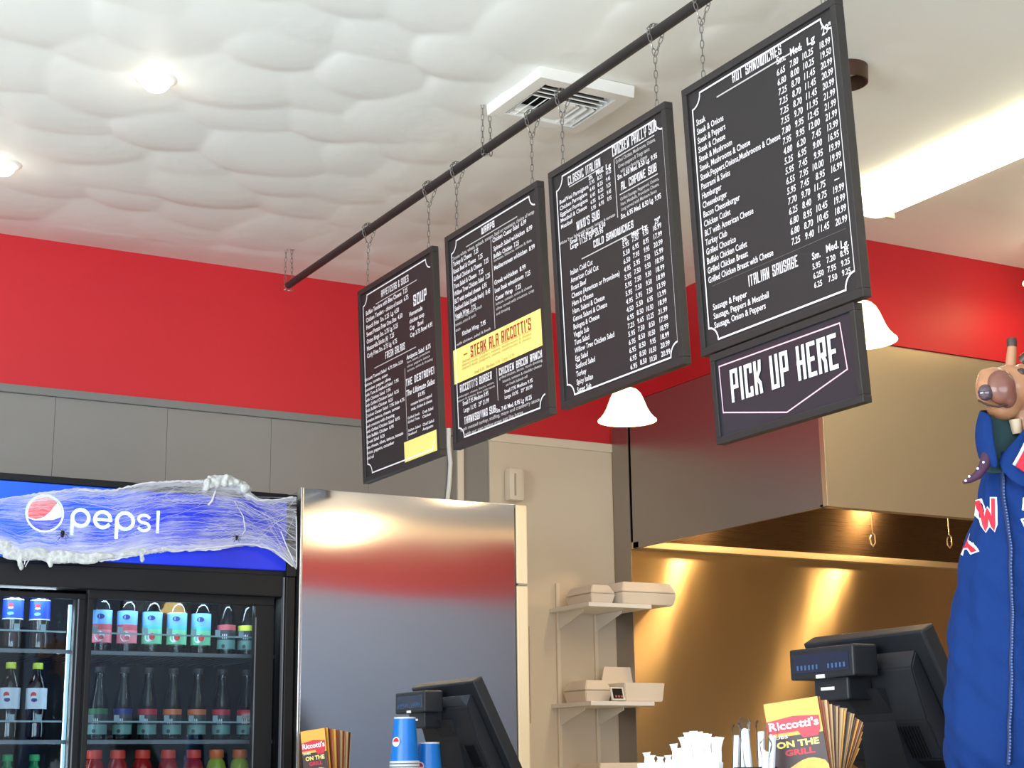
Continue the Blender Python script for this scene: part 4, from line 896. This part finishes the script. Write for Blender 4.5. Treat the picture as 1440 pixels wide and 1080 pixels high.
    Rr = Matrix.Rotation(0, 3, 'X')
    for k in range(46):
        x = random.uniform(-60, 150); c_ = W(x, ip(bots, x)-9+random.uniform(-5, 6), .014); s = random.uniform(.012, .018); ell.append((c_, (s*2.4, s*.4, s*.62)))
    for k in range(26):
        x = random.uniform(150, 250); c_ = W(x, ip(bots, x)-4+random.uniform(-2, 2), .014); s = random.uniform(.006, .010); ell.append((c_, (s*1.9, s*.5, s*.8)))
    for x, y in ((28, 792), (30, 797), (69, 788), (71, 793), (200, 786)): ell.append((W(x, y, .014), (.008, .006, .012)))
    def cot(name, ell, al):
        M = bpy.data.materials.new(name); M.use_nodes = True; nt = M.node_tree; b = nt.nodes['Principled BSDF']; b.inputs['Base Color'].default_value = (.64, .66, .65, 1); b.inputs['Roughness'].default_value = .95; b.inputs['Alpha'].default_value = al
        tc = nt.nodes.new('ShaderNodeTexCoord'); n = nt.nodes.new('ShaderNodeTexNoise'); n.inputs['Scale'].default_value = 60; n.inputs['Detail'].default_value = 8
        nt.links.new(tc.outputs['Object'], n.inputs['Vector']); bp = nt.nodes.new('ShaderNodeBump'); bp.inputs['Distance'].default_value = .006; nt.links.new(n.outputs['Fac'], bp.inputs['Height']); nt.links.new(bp.outputs[0], b.inputs['Normal'])
        mr = nt.nodes.new('ShaderNodeMapRange'); mr.inputs['From Min'].default_value = .35; mr.inputs['From Max'].default_value = .6; mr.inputs['To Min'].default_value = al-.25; mr.inputs['To Max'].default_value = min(1, al+.2); nt.links.new(n.outputs['Fac'], mr.inputs['Value']); nt.links.new(mr.outputs[0], b.inputs['Alpha'])
        return M
    blobs(ell, .0035, 'cotton_clump', cot('loose_cotton', ell, .72), t, 4)
    ell = []
    for k in range(60):
        s = random.random(); x = 288+62*s; y = 683-11*math.sin(s*PI*.8)+16*s*s+random.uniform(-5, 6); ell.append((W(x, y, random.uniform(-.01, .022)), tuple(random.uniform(.009, .015) for _ in range(3))))
    for k in range(16): ell.append((W(random.uniform(294, 312), random.uniform(671, 684), .004), (.008, .008, .008)))
    blobs(ell, .003, 'cotton_clump', cot('dense_cotton', ell, .95), t, 2)
cobweb()
def spider(px, py, label, s=1):
    p = at(px, py, 1, CY-.05); t = thing('toy_spider', label, 'toy spider', p, group='plastic spiders on the cobweb')
    M = M_blk
    bm = bmesh.new(); bmesh.ops.create_icosphere(bm, subdivisions=2, radius=1, matrix=Matrix.Translation((0, 0, .006*s)) @ Matrix.Diagonal((.006*s, .005*s, .008*s, 1))); bmesh.ops.create_icosphere(bm, subdivisions=2, radius=.0045*s, matrix=Matrix.Translation((0, 0, -.004*s))); obj('body', bm, M, t, True)
    for k in range(8):
        sd = 1 if k % 2 else -1; a = [-.9, -.3, .3, .95][k//2]
        obj('leg', tube([(0, 0, 0), (sd*.010*s*math.cos(a), -.004, .010*s*math.sin(a)+.004*s), (sd*.020*s*math.cos(a), .002, .022*s*math.sin(a))], .0009, 4), M, t)
spider(88, 752, 'black plastic spider in the cobweb below the round emblem'); spider(333, 757, 'black plastic spider in the cobweb at the right of the header', .7)
# ================================================================ COUNTER
CZ = 1.0
ct = thing('service_counter', 'service counter below the menu boards, just under the frame', 'counter', (2.1, 1.2, 0))
part('cabinet', (1.84, 1.25, .0), (2.56, 4.85, CZ-.04), M_grey, ct, .004); part('worktop', (1.80, 1.2, CZ-.04), (2.6, 4.88, CZ), mat('counter_laminate', srgb(95, 88, 84), .35, noise=.15, nscale=40), ct, .004)
# registers
def register(y0, wd, label, xt=2.17, zt=1.30):
    """screen leans back over the counter towards the customer; y0 = far end"""
    t = thing('cash_register', label, 'cash register', (xt, y0-wd/2, CZ), group='point of sale registers')
    h = zt-CZ
    tilt = math.radians(27)
    R = Matrix.Rotation(-tilt, 4, 'Y')      # slab local z runs down-right from the top edge
    T = Matrix.Translation((0, 0, h)) @ Matrix.Rotation(-tilt, 4, 'Y')
    L = .33
    obj('screen_body', box((0, -wd/2, -L), (.034, wd/2, 0), .005, T), M_regi, t, False)
    obj('touch_screen', box((.034, -wd/2+.02, -L+.03), (.0365, wd/2-.02, -.02), .001, T), M_screen, t)
    bm = bmesh.new()  # sloped rear housing
    yy = wd/2-.035; pr = [(0, -.035), (-.028, -.06), (-.045, -.16), (-.045, -.24), (0, -.30)]
    P = [[bm.verts.new(T @ Vector((x, y, z))) for x, z in pr] for y in (-yy, yy-.0)]
    n = len(pr)
    for k in range(n-1): bm.faces.new((P[0][k], P[0][k+1], P[1][k+1], P[1][k]))
    bm.faces.new(P[0]); bm.faces.new(P[1][::-1]); bm.faces.new((P[0][0], P[1][0], P[1][-1], P[0][-1]))
    bmesh.ops.recalc_face_normals(bm, faces=bm.faces); bmesh.ops.bevel(bm, geom=bm.edges[:], offset=.003, segments=2, affect='EDGES'); obj('rear_housing', bm, M_regi, t)
    bm = bmesh.new()
    for k in range(7): BX(bm, (-.0475, -yy+.03+k*.008, -.235), (-.044, -yy+.033+k*.008, -.17), 0, T)
    obj('vent_slots', bm, M_blk, t)
    # customer display at the far upper corner, upright box
    cdp = obj('customer_display', box((-.072, wd/2-.235, h-.078), (-.012, wd/2-.045, h-.018), .004), M_regi, t)
    obj('display_window', box((-.0735, wd/2-.222, h-.066), (-.0715, wd/2-.060, h-.030), .0005), M_screen, cdp)
    text_m = mat('display_digits', srgb(60, 90, 130), .5)
    bm = bmesh.new()
    for k in range(13):
        if k in (5, 6): continue
        BX(bm, (-.0742, wd/2-.212+k*.0115, h-.060), (-.0734, wd/2-.207+k*.0115, h-.051))
    obj('display_digits', bm, text_m, cdp)['kind'] = 'stuff'
    obj('sticker', box((-.0738, wd/2-.150, h-.078), (-.0715, wd/2-.125, h-.071)), M_white, cdp)
    obj('display_arm', box((-.05, wd/2-.19, h-.12), (.01, wd/2-.09, h-.07), .004), M_regi, t)
    obj('sticker', box((-.0505, wd/2-.15, h-.100), (-.048, wd/2-.110, h-.094)), M_white, cdp)
    bm = bmesh.new(); R0 = []
    for z, x0, x1, yh in ((.0, .0, .24, .11), (.02, .0, .23, .10), (.05, .05, .17, .06), (.15, .03, .12, .05), (.20, -.01, .08, .05)): R0.append([bm.verts.new(q) for q in ((x0, -yh, z), (x1, -yh, z), (x1, yh, z), (x0, yh, z))])
    for a, b in zip(R0, R0[1:]):
        for k in range(4): bm.faces.new((a[k], a[(k+1) % 4], b[(k+1) % 4], b[k]))
    bm.faces.new(R0[0][::-1]); bm.faces.new(R0[-1]); obj('stand', bm, M_regi, t)
    return t
register(4.47, .39, 'black register screen seen from behind, beside the blue cups')
register(2.655, .345, 'black register screen seen from behind, between the menus and the jacket', 2.175)
# cup stacks: blue paper cups upside down
def cupstack(x, y, ztop, label, n=7):
    t = thing('cup_stack', label, 'cups', (x, y, CZ), group='stacks of upturned blue cups')
    h = ztop-CZ; hc = .115
    Mb = mat('cup_blue', srgb(0, 110, 200), .35, noise=.25, nscale=12); Mw = mat('cup_rim_white', srgb(200, 205, 210), .5)
    z0 = h-hc
    obj('cup', lathe([(.0385, z0), (.029, h), (.027, h), (.026, h-.006)], 28, cap=True), Mb, t, True)
    obj('cup_base_ring', lathe([(.0292, h-.010), (.0294, h+.0005), (.026, h+.0005)], 28, cap=False), Mw, t, True)
    bm = bmesh.new(); POLY(bm, arcp(0, 0, .013, .013, 0, 2*PI, 19)[:-1]); o = obj('cup_emblem', bm, L_white, t); o.rotation_euler = (PI/2+.0, 0, -1.15); o.location = (-.0325, -.0145, z0+.05); o.rotation_euler = (PI/2-.083, 0, -1.15)
    bm = bmesh.new(); POLY(bm, arcp(0, 0, .010, .010, 0, PI, 12)); o2 = obj('cup_emblem_mark', bm, L_berry, t); o2.rotation_euler = o.rotation_euler; o2.location = Vector(o.location)+Vector((-.0008, -.0004, 0))
    k = 0; z = z0
    while z > .006:
        o = obj('cup_rim', lathe([(.0385, z-.0065), (.0405, z-.006), (.0408, z-.001), (.0385, z+.0)], 28), Mw, t, True); z -= .0085; k += 1
cupstack(1.975, 4.105, at(567, 1009, 0, 1.975).z, 'stack of upturned blue cups in front of the far register')
p = at(603, 1044, 0, 2.06); cupstack(2.06, p.y, p.z, 'shorter stack of upturned blue cups, right of the tall one')
# menu booklets
def menubook(name, loc, rot, w_, h_, th, label, group=None, cover=True):
    t = thing(name, label, 'menu', loc, rot, group)
    obj('pages', box((0, 0, 0), (w_, th, h_), .0004), random.choice((mat('menu_paper_edge', srgb(190, 158, 120), .7), mat('menu_paper_edge', srgb(190, 158, 120), .7), mat('menu_brown_edge', srgb(120, 66, 36), .6), mat('menu_dark_edge', srgb(60, 42, 38), .6))), t)
    if cover:
        mo = mat('menu_orange', srgb(238, 170, 70), .45, noise=.12, nscale=25)
        if 'edge' in label or 'far bundle beside' in label: mo = random.choice((mat('menu_tan', srgb(200, 165, 120), .6), mat('menu_tan', srgb(200, 165, 120), .6), mat('menu_rust', srgb(150, 66, 26), .5), mat('menu_deep_brown', srgb(70, 44, 36), .5), mo))
        c = obj('cover', box((0, -.0006, 0), (w_, 0, h_)), mo, t)
        return t, c
    return t, None
def coverart(c, w_, h_, small=False):
    def F(n, bm, m): o = obj(n, bm, m, c); o.rotation_euler = (PI/2, 0, 0); o.location = (0, -.0008, 0); return o
    bm = bmesh.new(); POLY(bm, [(0, 0), (w_, 0), (w_, h_*.62), (0, h_*.62)]); F('dark_panel', bm, mat('menu_dark', srgb(64, 44, 46), .45))
    bm = bmesh.new(); POLY(bm, [(.00, h_*.66), (w_*.55, h_*.66), (w_*.62, h_*.585), (w_*.9, h_*.585), (w_*.96, h_*.66), (w_*.97, h_*.80), (w_*.5, h_*.83), (.0, h_*.80)], .0003); F('red_banner', bm, mat('menu_red', srgb(205, 40, 60), .45))
    F('lettering', text('l', "Riccotti's", (w_*.03, h_*.70), (0, 0), w_*.95, M_ink, None, height=h_*.085, cap=.7, bold=.03, w=.0006).data.copy(), M_ink)
    F('lettering', text('l', 'SUBS', (w_*.05, h_*.60), (0, 0), w_*.35, M_ink, None, height=h_*.035, cap=.7, bold=.02, w=.0006).data.copy(), M_ink)
    F('lettering', text('l', 'ON THE', (w_*.12, h_*.50), (0, 0), w_*.9, M_yel, None, height=h_*.065, cap=.7, bold=.04, w=.0006).data.copy(), M_yel)
    F('lettering', text('l', 'GRILL', (w_*.25, h_*.41), (0, 0), w_*.8, _m['menu_red'], None, height=h_*.060, cap=.7, bold=.04, w=.0006).data.copy(), _m['menu_red'])
    bm = bmesh.new(); POLY(bm, [(0, 0), (w_, 0), (w_, h_*.26)]+[(w_*(1-s), h_*(.30+.06*math.sin(s*5))) for s in np.linspace(.05, .95, 10)]+[(0, h_*.30)], .0003); F('sandwich_picture', bm, mat('menu_bread', srgb(232, 186, 88), .5, noise=.3, nscale=60))
    for o in list(bpy.data.objects):
        if o.name.split('.')[0] == 'l' and o.parent is None: bpy.data.objects.remove(o)
mw, mh = .102, .215
base = at(1093, 1080, 0, 1.93); zt = at(1081, 990, 0, 1.93).z
ang = -YAW+math.radians(-24)
hold = Vector((base.x, base.y, CZ+.004))
ax = Vector((math.cos(ang), math.sin(ang), 0)); bk = Vector((-math.sin(ang), math.cos(ang), 0))
mh = zt-hold.z
NB = 24
for k in range(NB):
    s = k/(NB-1)
    an = math.radians(-7+s*34+random.uniform(-.8, .8)) if k else 0; up_ = mw*math.sin(max(0, an))
    off = hold+bk*(.0036*k)+Vector((0, 0, up_))
    if k == 0:
        t, c = menubook('takeout_menu', off, (0, math.radians(-7), ang), mw, mh, .0022, "front takeout menu with red name banner and on the grill lettering"); coverart(c, mw, mh)
        proto_c = None
    else:
        lbl = 'takeout menu in the fanned bundle, only its narrow edge showing' if k < NB-3 else ['orange takeout menu leaning out behind the bundle', 'orange takeout menu, second from the right end of the bundle', 'orange takeout menu leaning farthest right in the bundle'][k-(NB-3)]
        t, c = menubook('takeout_menu', off, (math.radians(-.12*k), an, ang), mw, mh-up_*.75+random.uniform(-.003, .003)-(.012*max(0, k-(NB-4))), .0024, lbl, 'fanned takeout menus', True)

# far bundle
mw2 = .085; b2_ = at(432, 1080, 0, 2.02); b2_ = at(432, 1080, 0, 1.96); hold2 = Vector((b2_.x, b2_.y, CZ+.004)); mh2 = at(424, 1029, 0, 1.96).z-hold2.z; hold2 -= ax*.004
for k in range(9):
    off = hold2+bk*(.013*k)
    t, c = menubook('takeout_menu', off, (0, math.radians([-7, -6, -4, -2.5, -1, 0, 1, 2, 3][k]), ang), mw2, mh2+(.002 if k else 0), .006 if k % 2 else .0035, ['takeout menu with red banner in front of the far bundle'][0] if k == 0 else 'takeout menu in the far bundle beside the cooler', None if k == 0 else 'far takeout menus', True)
    if k == 0: coverart(c, mw2, mh2)

# ---- plastic cutlery and wrapped straws
M_plast = mat('white_plastic', srgb(250, 252, 255), .4, emit=0)
def fork(loc, rot, label, L=.15, kind='fork'):
    t = thing('plastic_'+kind, label, 'cutlery', loc, rot, 'white plastic cutlery')
    bm = bmesh.new(); n = 10; R = []
    for k in range(n+1):
        s = k/n; z = L*s; w_ = .0045+.003*abs(math.cos(s*PI*.9))+(.004 if s > .93 else 0)*(1-(s-.93)/.07*.6); th = .0013+.0006*math.sin(s*PI)
        R.append([bm.verts.new((x, y+.004*math.sin(s*PI), z)) for x, y in ((-w_, -th), (w_, -th), (w_*.85, th), (-w_*.85, th))])
    for a, b in zip(R, R[1:]):
        for k in range(4): bm.faces.new((a[k], a[(k+1) % 4], b[(k+1) % 4], b[k]))
    bm.faces.new(R[0][::-1]); bm.faces.new(R[-1]); obj('handle', bm, M_plast, t, True)
    bm = bmesh.new(); BX(bm, (-.011, -.001, -.03), (.011, .001, 0), .0008)
    for k in range(4): BX(bm, (-.011+k*.0062, -.001, -.055), (-.0075+k*.0062, .001, -.03))
    obj('tines', bm, M_plast, t)
    return t
cadx = []
random.seed(11)
def P0(px, py, X=1.93): return at(px, py, 0, X)
tips = [(938, 1046), (947, 1052), (957, 1036), (963, 1030), (972, 1028), (978, 1034), (984, 1029), (990, 1031), (997, 1032), (1003, 1036), (1009, 1037), (1016, 1036), (960, 1045), (1000, 1042)]
for k, (px, py) in enumerate(tips):
    X = 1.93+random.uniform(-.02, .025); tp = P0(px, py, X)
    L = tp.z-(CZ+.004)-.006
    lean = (px-985)*.003; Lx = .058; hl = max(.05, L-Lx+.03)
    o = fork((tp.x-RT.x*lean*.12, tp.y-RT.y*lean*.12, CZ+.012+.055), (random.uniform(-.06, .06), lean+random.uniform(-.05, .05), -YAW+random.uniform(-.7, .7)), 'white plastic fork standing handle up in the dense cutlery cluster', tp.z-CZ-.067)
for k, (px, py) in enumerate([(911, 1058), (916, 1062), (928, 1064), (940, 1062), (904, 1075)]):
    X = 1.90; tp = P0(px, py, X); fork((tp.x, tp.y, CZ+.055+.012), (0, random.uniform(-.15, .15), -YAW), 'white plastic fork standing low, left of the dense cutlery cluster', tp.z-CZ-.067)
t = thing('cutlery_caddy', 'black cutlery caddy holding white forks, at the picture bottom', 'caddy', (1.935, P0(975, 1060).y, CZ), (0, 0, -YAW))
bm = bmesh.new()
for a, b in (((-.075, -.045, 0), (.075, .045, .004)), ((-.075, -.045, .004), (.075, -.041, .045)), ((-.075, .041, .004), (.075, .045, .045)), ((-.075, -.041, .004), (-.071, .041, .045)), ((.071, -.041, .004), (.075, .041, .045))): BX(bm, a, b)
obj('tray', bm, M_blk, t)
def straw(px, py, label, X=1.95, r=.0062, fl=.02):
    tp = P0(px, py, X); t = thing('wrapped_straw_bundle', label, 'straws', (tp.x, tp.y, CZ+.004), (random.uniform(-.04, .04), random.uniform(-.08, .08), -YAW), 'wrapped straws and cutlery')
    h = tp.z-CZ-.004
    bm = bmesh.new()
    for k in range(5): a = k*1.256; LATHE(bm, [(r*.5, 0), (r*.5, h-.015-random.uniform(0, .006))], 8, (r*.6*math.cos(a)*1.3, r*.6*math.sin(a), 0))
    obj('straws', bm, M_plast, t, True)
    bm = bmesh.new(); n = 14; R = []
    for z, rr in ((h*.3, r*1.5), (h*.7, r*1.5), (h-.014, r*1.9), (h-.004, r*2.1), (h+.004, r*1.3)):
        R.append([bm.verts.new(((rr+random.uniform(-.002, .002))*math.cos(2*PI*k/n), (rr+random.uniform(-.002, .002))*math.sin(2*PI*k/n), z+random.uniform(-.003, .003))) for k in range(n)])
    for a, b in zip(R, R[1:]):
        for k in range(n): bm.faces.new((a[k], a[(k+1) % n], b[(k+1) % n], b[k]))
    obj('film_wrapper', bm, M_wrap, t, True)
for k, (px, py) in enumerate(((1030, 1022), (1042, 1012), (1054, 1012), (1068, 1016), (1079, 1020), (1073, 1042))):
    straw(px, py, ['film-wrapped straws, leftmost of those beside the front menu', 'film-wrapped straws, second from the left beside the front menu', 'film-wrapped straws, third from the left, before the gap', 'film-wrapped straws just right of the gap, by the front menu', 'film-wrapped straws overlapping the front menu edge', 'shortest film-wrapped straws beside the front menu'][k], 1.865 if k == 5 else 1.90, .0050)
t = thing('straw_cup', 'dark cup holding the film-wrapped straws, at the picture bottom', 'cup', (1.905, P0(1062, 1070, 1.905).y, CZ), (0, 0, 0)); obj('wall', lathe([(.036, 0), (.040, .056), (.038, .056), (.034, .004), (.001, .004)], 24), M_blk, t, True)
# ================================================================ GIRAFFE IN A JACKET
GX = at(1430, 1080, 0, 1.995); gb = Vector((1.995, at(1430, 900, 0, 1.995).y, CZ))
gdep = (gb-CAM).dot(_f)
gs = thing('giraffe_statue', 'tan carved giraffe head looking left above a blue jacket', 'statue', gb, (0, 0, -YAW))
KX = None
hr = Vector((math.cos(YAW), -math.sin(YAW), 0)); hf = Vector((math.sin(YAW), math.cos(YAW), 0))
def gl(px, py, dy=0):
    """local x,z of the statue at depth offset dy behind its axis plane"""
    d = RT*((px-720)/F)-UP*((py-540)/F)+_f; tt = ((gb-CAM).dot(hf)+dy)/d.dot(hf); P_ = CAM+d*tt-gb
    return Vector((P_.dot(hr), dy, P_.z))
MG = mat('carved_tan_wood', srgb(168, 118, 84), .42, noise=.22, nscale=22, coat=.2); MGb = mat('carved_brown_wood', srgb(112, 66, 52), .35, noise=.2, nscale=40, coat=.3); MGd = mat('dark_brown_wood', srgb(62, 40, 32), .4); MGp = mat('purple_brown_gloss', srgb(70, 52, 62), .2, coat=.6)
head = blobs([(gl(1440, 545, .0), (.040, .042, .040)), (gl(1420, 545, -.01), (.040, .036, .038)), (gl(1398, 545, -.025), (.030, .028, .034)), (gl(1386, 548, -.03), (.016, .022, .026)), (gl(1384, 530, -.022), (.010, .016, .014)), (gl(1460, 540, .01), (.036, .036, .040)), (gl(1440, 590, .015), (.026, .028, .05)), (gl(1446, 640, .02), (.028, .028, .07)), (gl(1410, 575, -.01), (.026, .026, .020))], .003, 'head', MG, gs, 8)
blobs([(gl(1408, 545, -.048), (.024, .016, .030)), (gl(1416, 556, -.045), (.016, .014, .022))], .0025, 'cheek_patch', MGb, gs, 5)
blobs([(gl(1386, 552, -.050), (.013, .010, .014))], .002, 'nose', MGp, gs, 3)
obj('mouth_line', tube([gl(1376, 563, -.045), gl(1388, 569, -.056), gl(1404, 572, -.058), gl(1420, 568, -.05)], .002, 6), MGd, gs, True)
for px, tip in ((1423, 476), (1462, 474)):
    a = gl(px-2, 520, -.005 if px < 1440 else .02); b = gl(px, 490, -.005 if px < 1440 else .02); c = gl(px, tip, -.005 if px < 1440 else .02)
    obj('ossicone', tube([a, b, c], [.0095, .0075, .0078], 14), MG, gs, True)
    obj('ossicone_tip', tube([gl(px, 488, a.y), gl(px, 480, a.y), gl(px, tip, a.y)], [.0082, .0088, .0078], 14), MGd, gs, True)
obj('ear', tube([gl(1440, 508, -.01), gl(1448, 500, -.02), gl(1462, 497, -.03)], [.012, .011, .003], 10), MGd, gs, True)
o = obj('eye', lathe([(.001, -.006), (.007, -.003), (.008, 0), (.007, .003), (.001, .006)], 16), MGd, gs, True); o.location = gl(1436, 524, -.036); o.rotation_euler = (PI/2, 0, 0)
obj('neck_patch', tube([gl(1427, 590, -.012), gl(1430, 610, -.010)], [.010, .008], 10), mat('pale_wood', srgb(196, 176, 148), .5), gs, True)
obj('body_post', lathe([(.07, 0), (.07, .015), (.030, .03), (.018, .56)], 20), MG, gs, True)
# jacket
jk = thing('team_jacket', 'blue zip jacket with red and white letters, draped on the giraffe', 'jacket', gb, (0, 0, -YAW))
rows = [(640, 1388), (655, 1384), (680, 1381), (705, 1376), (740, 1366), (775, 1354), (800, 1350), (850, 1342), (900, 1336), (960, 1332), (1000, 1330), (1040, 1328), (1066, 1330), (1080, 1334), (1090, 1338)]
AXP = 1430
ZP = [gl(AXP, r, 0).z for r, _ in rows]; RX = [gl(AXP, r, 0).x-gl(x, r, 0).x for r, x in rows]
def Rz(z):
    return float(np.interp(-z, [-v for v in ZP], RX))
def cxz(z): return float(np.interp(-z, [-v for v in ZP], [gl(AXP, r, 0).x for r, _ in rows]))
def J(th, z, off=0):
    """jacket surface: th = 0 facing the camera side, negative to the left"""
    r = Rz(z); fold = .0030*math.sin(th*9+z*18)*math.sin(th*3.1+1)+.0022*math.sin(z*55+th*4)+.0012*math.sin(z*130+th*11)
    dpt = max(0, 1.3-z)
    a = r+fold+off; b = r*.8+fold+off
    return Vector((cxz(z)+a*math.sin(th), -b*math.cos(th), z))
bm = bmesh.new(); NT, NZ = 96, 90; z0_, z1_ = ZP[-1], ZP[0]; R = []
for j in range(NZ+1):
    z = z1_+(z0_-z1_)*j/NZ; R.append([bm.verts.new(J(2*PI*k/NT, z)) for k in range(NT)])
for a, b in zip(R, R[1:]):
    for k in range(NT): bm.faces.new((a[k], b[k], b[(k+1) % NT], a[(k+1) % NT]))
bmesh.ops.recalc_face_normals(bm, faces=bm.faces)
MJ = mat('blue_jacket_cloth', srgb(6, 42, 100), .8, noise=.12, nscale=30, bump=.15, bscale=500, spec=.2)
MJd = mat('dark_teal_lining', srgb(18, 52, 58), .8); MJr = mat('jacket_red', srgb(190, 26, 48), .6); MJw = mat('jacket_white', srgb(225, 232, 245), .6)
obj('jacket_body', bm, MJ, jk, True)
def thof(px, py):
    p = gl(px, py, 0); lo, hi = -1.5, 1.5
    for _ in range(40):
        m_ = (lo+hi)/2; q = J(m_, p.z); pr = q.x*(1)  # nearer points shift little at this size
        if pr < p.x: lo = m_
        else: hi = m_
    return m_
zip_px = [(1401, 655), (1402, 720), (1404, 780), (1403, 850), (1402, 900), (1400, 960), (1398, 1020), (1396, 1085)]
pts = []
for (a, b), (c_, d_) in zip(zip_px, zip_px[1:]):
    for s in np.linspace(0, 1, 8)[:-1]: px, py = a+(c_-a)*s, b+(d_-b)*s; z = gl(px, py).z; pts.append(J(thof(px, py), z, .001))
obj('zip_tape', tube(pts, .0042, 6), mat('navy_zip_tape', srgb(14, 34, 80), .6), jk, True)
bm = bmesh.new()
for i in range(0, len(pts)-1):
    for s in (0, .5): p = pts[i].lerp(pts[i+1], s)+Vector((-.0005, -.0046, 0)); BX(bm, p-Vector((.0014, .0008, .0012)), p+Vector((.0014, .0008, .0012)))
obj('zip_teeth', bm, mat('zip_metal', srgb(60, 90, 140), .4, .5), jk)
obj('zip_pull', box(pts[0]+Vector((-.003, -.009, -.02)), pts[0]+Vector((.003, -.005, 0)), .001), _m['zip_metal'], jk)
def sew(name, strokes, pa, pb, t_, m, off, skew=0):
    """letter strokes mapped on the jacket between pixels pa (bottom-left) and pb (top-right)"""
    bm = bmesh.new()
    for st in strokes:
        fine = []
        for (a, b), (c_, d_) in zip(st, st[1:]):
            for s in np.linspace(0, 1, 6)[:-1]: fine.append((a+(c_-a)*s, b+(d_-b)*s))
        fine.append(st[-1])
        P_ = [(pa[0]+(pb[0]-pa[0])*x+skew*y, pa[1]+(pb[1]-pa[1])*y-skew*.35*x*2) for x, y in fine]
        tmp = bmesh.new(); RIB(tmp, P_, t_, 0); vm = {}
        for v in tmp.verts:
            z = gl(v.co.x, v.co.y).z; vm[v] = bm.verts.new(J(thof(v.co.x, v.co.y), z, off))
        for f in tmp.faces: bm.faces.new([vm[v] for v in f.verts])
        tmp.free()
    bmesh.ops.recalc_face_normals(bm, faces=bm.faces)
    o = obj(name, bm, m, jk); md = o.modifiers.new('s', 'SOLIDIFY'); md.thickness = .0012; md.offset = 0
LW = [[(0, 1), (.18, 0), (.5, .72), (.82, 0), (1, 1)]]; LA = [[(.0, 0), (.5, 1), (1, 0)], [(.2, .38), (.8, .38)]]
LS = [[(1, .72), (.95, .95), (.5, 1), (.1, .9), (.05, .65), (.5, .52), (.95, .38), (.95, .12), (.5, 0), (.1, .06), (0, .25)]]
for nm, st, pa, pb in (('letter', LW, (1374, 752), (1390, 708)), ('letter', LA, (1350, 778), (1363, 757)), ('letter', LS, (1426, 752), (1450, 706))):
    sew('letter_outline', st, pa, pb, 8.5 if st is not LA else 7.5, MJw, .0018); sew(nm, st, pa, pb, 4.5 if st is not LA else 3.5, MJr, .0032)
# collar
def sheet(name, rws, m, th=.004):
    bm = bmesh.new(); R = [[bm.verts.new(p) for p in r] for r in rws]
    for a, b in zip(R, R[1:]):
        for k in range(len(a)-1): bm.faces.new((a[k], b[k], b[k+1], a[k+1]))
    bmesh.ops.recalc_face_normals(bm, faces=bm.faces)
    o = obj(name, bm, m, jk, True); md = o.modifiers.new('s', 'SOLIDIFY'); md.thickness = th; md.offset = 0; sd = o.modifiers.new('b', 'SUBSURF'); sd.levels = 2; sd.render_levels = 2
    return o
g = gl
sheet('collar_left', [[g(1406, 662, -.055), g(1390, 656, -.055), g(1376, 644, -.03), g(1380, 650, .03)], [g(1402, 640, -.062), g(1384, 634, -.055), g(1367, 622, -.02), g(1380, 620, .035)], [g(1396, 612, -.058), g(1382, 604, -.05), g(1366, 598, -.02), g(1390, 590, .035)], [g(1396, 584, -.045), g(1384, 578, -.04), g(1374, 576, -.01), g(1400, 575, .03)]], MJ)
sheet('collar_lining', [[g(1376, 668, -.02), g(1404, 668, -.045), g(1426, 664, -.042), g(1450, 654, -.03)], [g(1380, 625, -.01), g(1408, 620, -.025), g(1428, 615, -.01), g(1450, 610, .03)], [g(1392, 575, -.01), g(1408, 575, -.01), g(1425, 574, .012), g(1450, 575, .03)]], MJd)
sheet('collar_right', [[g(1401, 650, -.046), g(1415, 672, -.062), g(1440, 690, -.075), g(1475, 690, -.07)], [g(1410, 636, -.05), g(1426, 650, -.066), g(1450, 662, -.080), g(1482, 662, -.07)], [g(1430, 615, -.052), g(1444, 622, -.060), g(1465, 628, -.062), g(1492, 630, -.05)], [g(1448, 592, -.035), g(1462, 594, -.04), g(1478, 600, -.04), g(1500, 606, -.03)]], MJ)
obj('white_stripe', tube([g(1426, 654, -.072), g(1434, 640, -.074), g(1443, 622, -.070), g(1450, 606, -.06)], .0028, 6), MJw, jk, True)
bm = bmesh.new(); vs = [bm.verts.new(q) for q in (g(1429, 655, -.079), g(1448, 668, -.086), g(1458, 630, -.072), g(1446, 622, -.074))]; bm.faces.new(vs)
o = obj('red_stripe', bm, MJr, jk); md = o.modifiers.new('s', 'SOLIDIFY'); md.thickness = .003
# spotted scarf tail
sc = thing('spotted_scarf_tail', 'dark purple cloth tip with white dots hanging at the collar', 'scarf', gb, (0, 0, -YAW))
obj('cloth', tube([g(1388, 640, -.045), g(1384, 655, -.052), g(1375, 668, -.054), g(1364, 675, -.052), g(1354, 679, -.05)], [.009, .0085, .0075, .005, .002], 12), mat('dark_purple_cloth', srgb(62, 28, 58), .7), sc, True)
for px, py in ((1375, 659), (1363, 670), (1383, 650), (1358, 676)):
    bm = bmesh.new(); bmesh.ops.create_icosphere(bm, subdivisions=2, radius=.0021); o = obj('dot', bm, MJw, sc, True); o.location = g(px, py, -.0605)
for o in list(bpy.data.objects):
    if o.name == 'wordmark' and o.type == 'EMPTY': bpy.data.objects.remove(o)
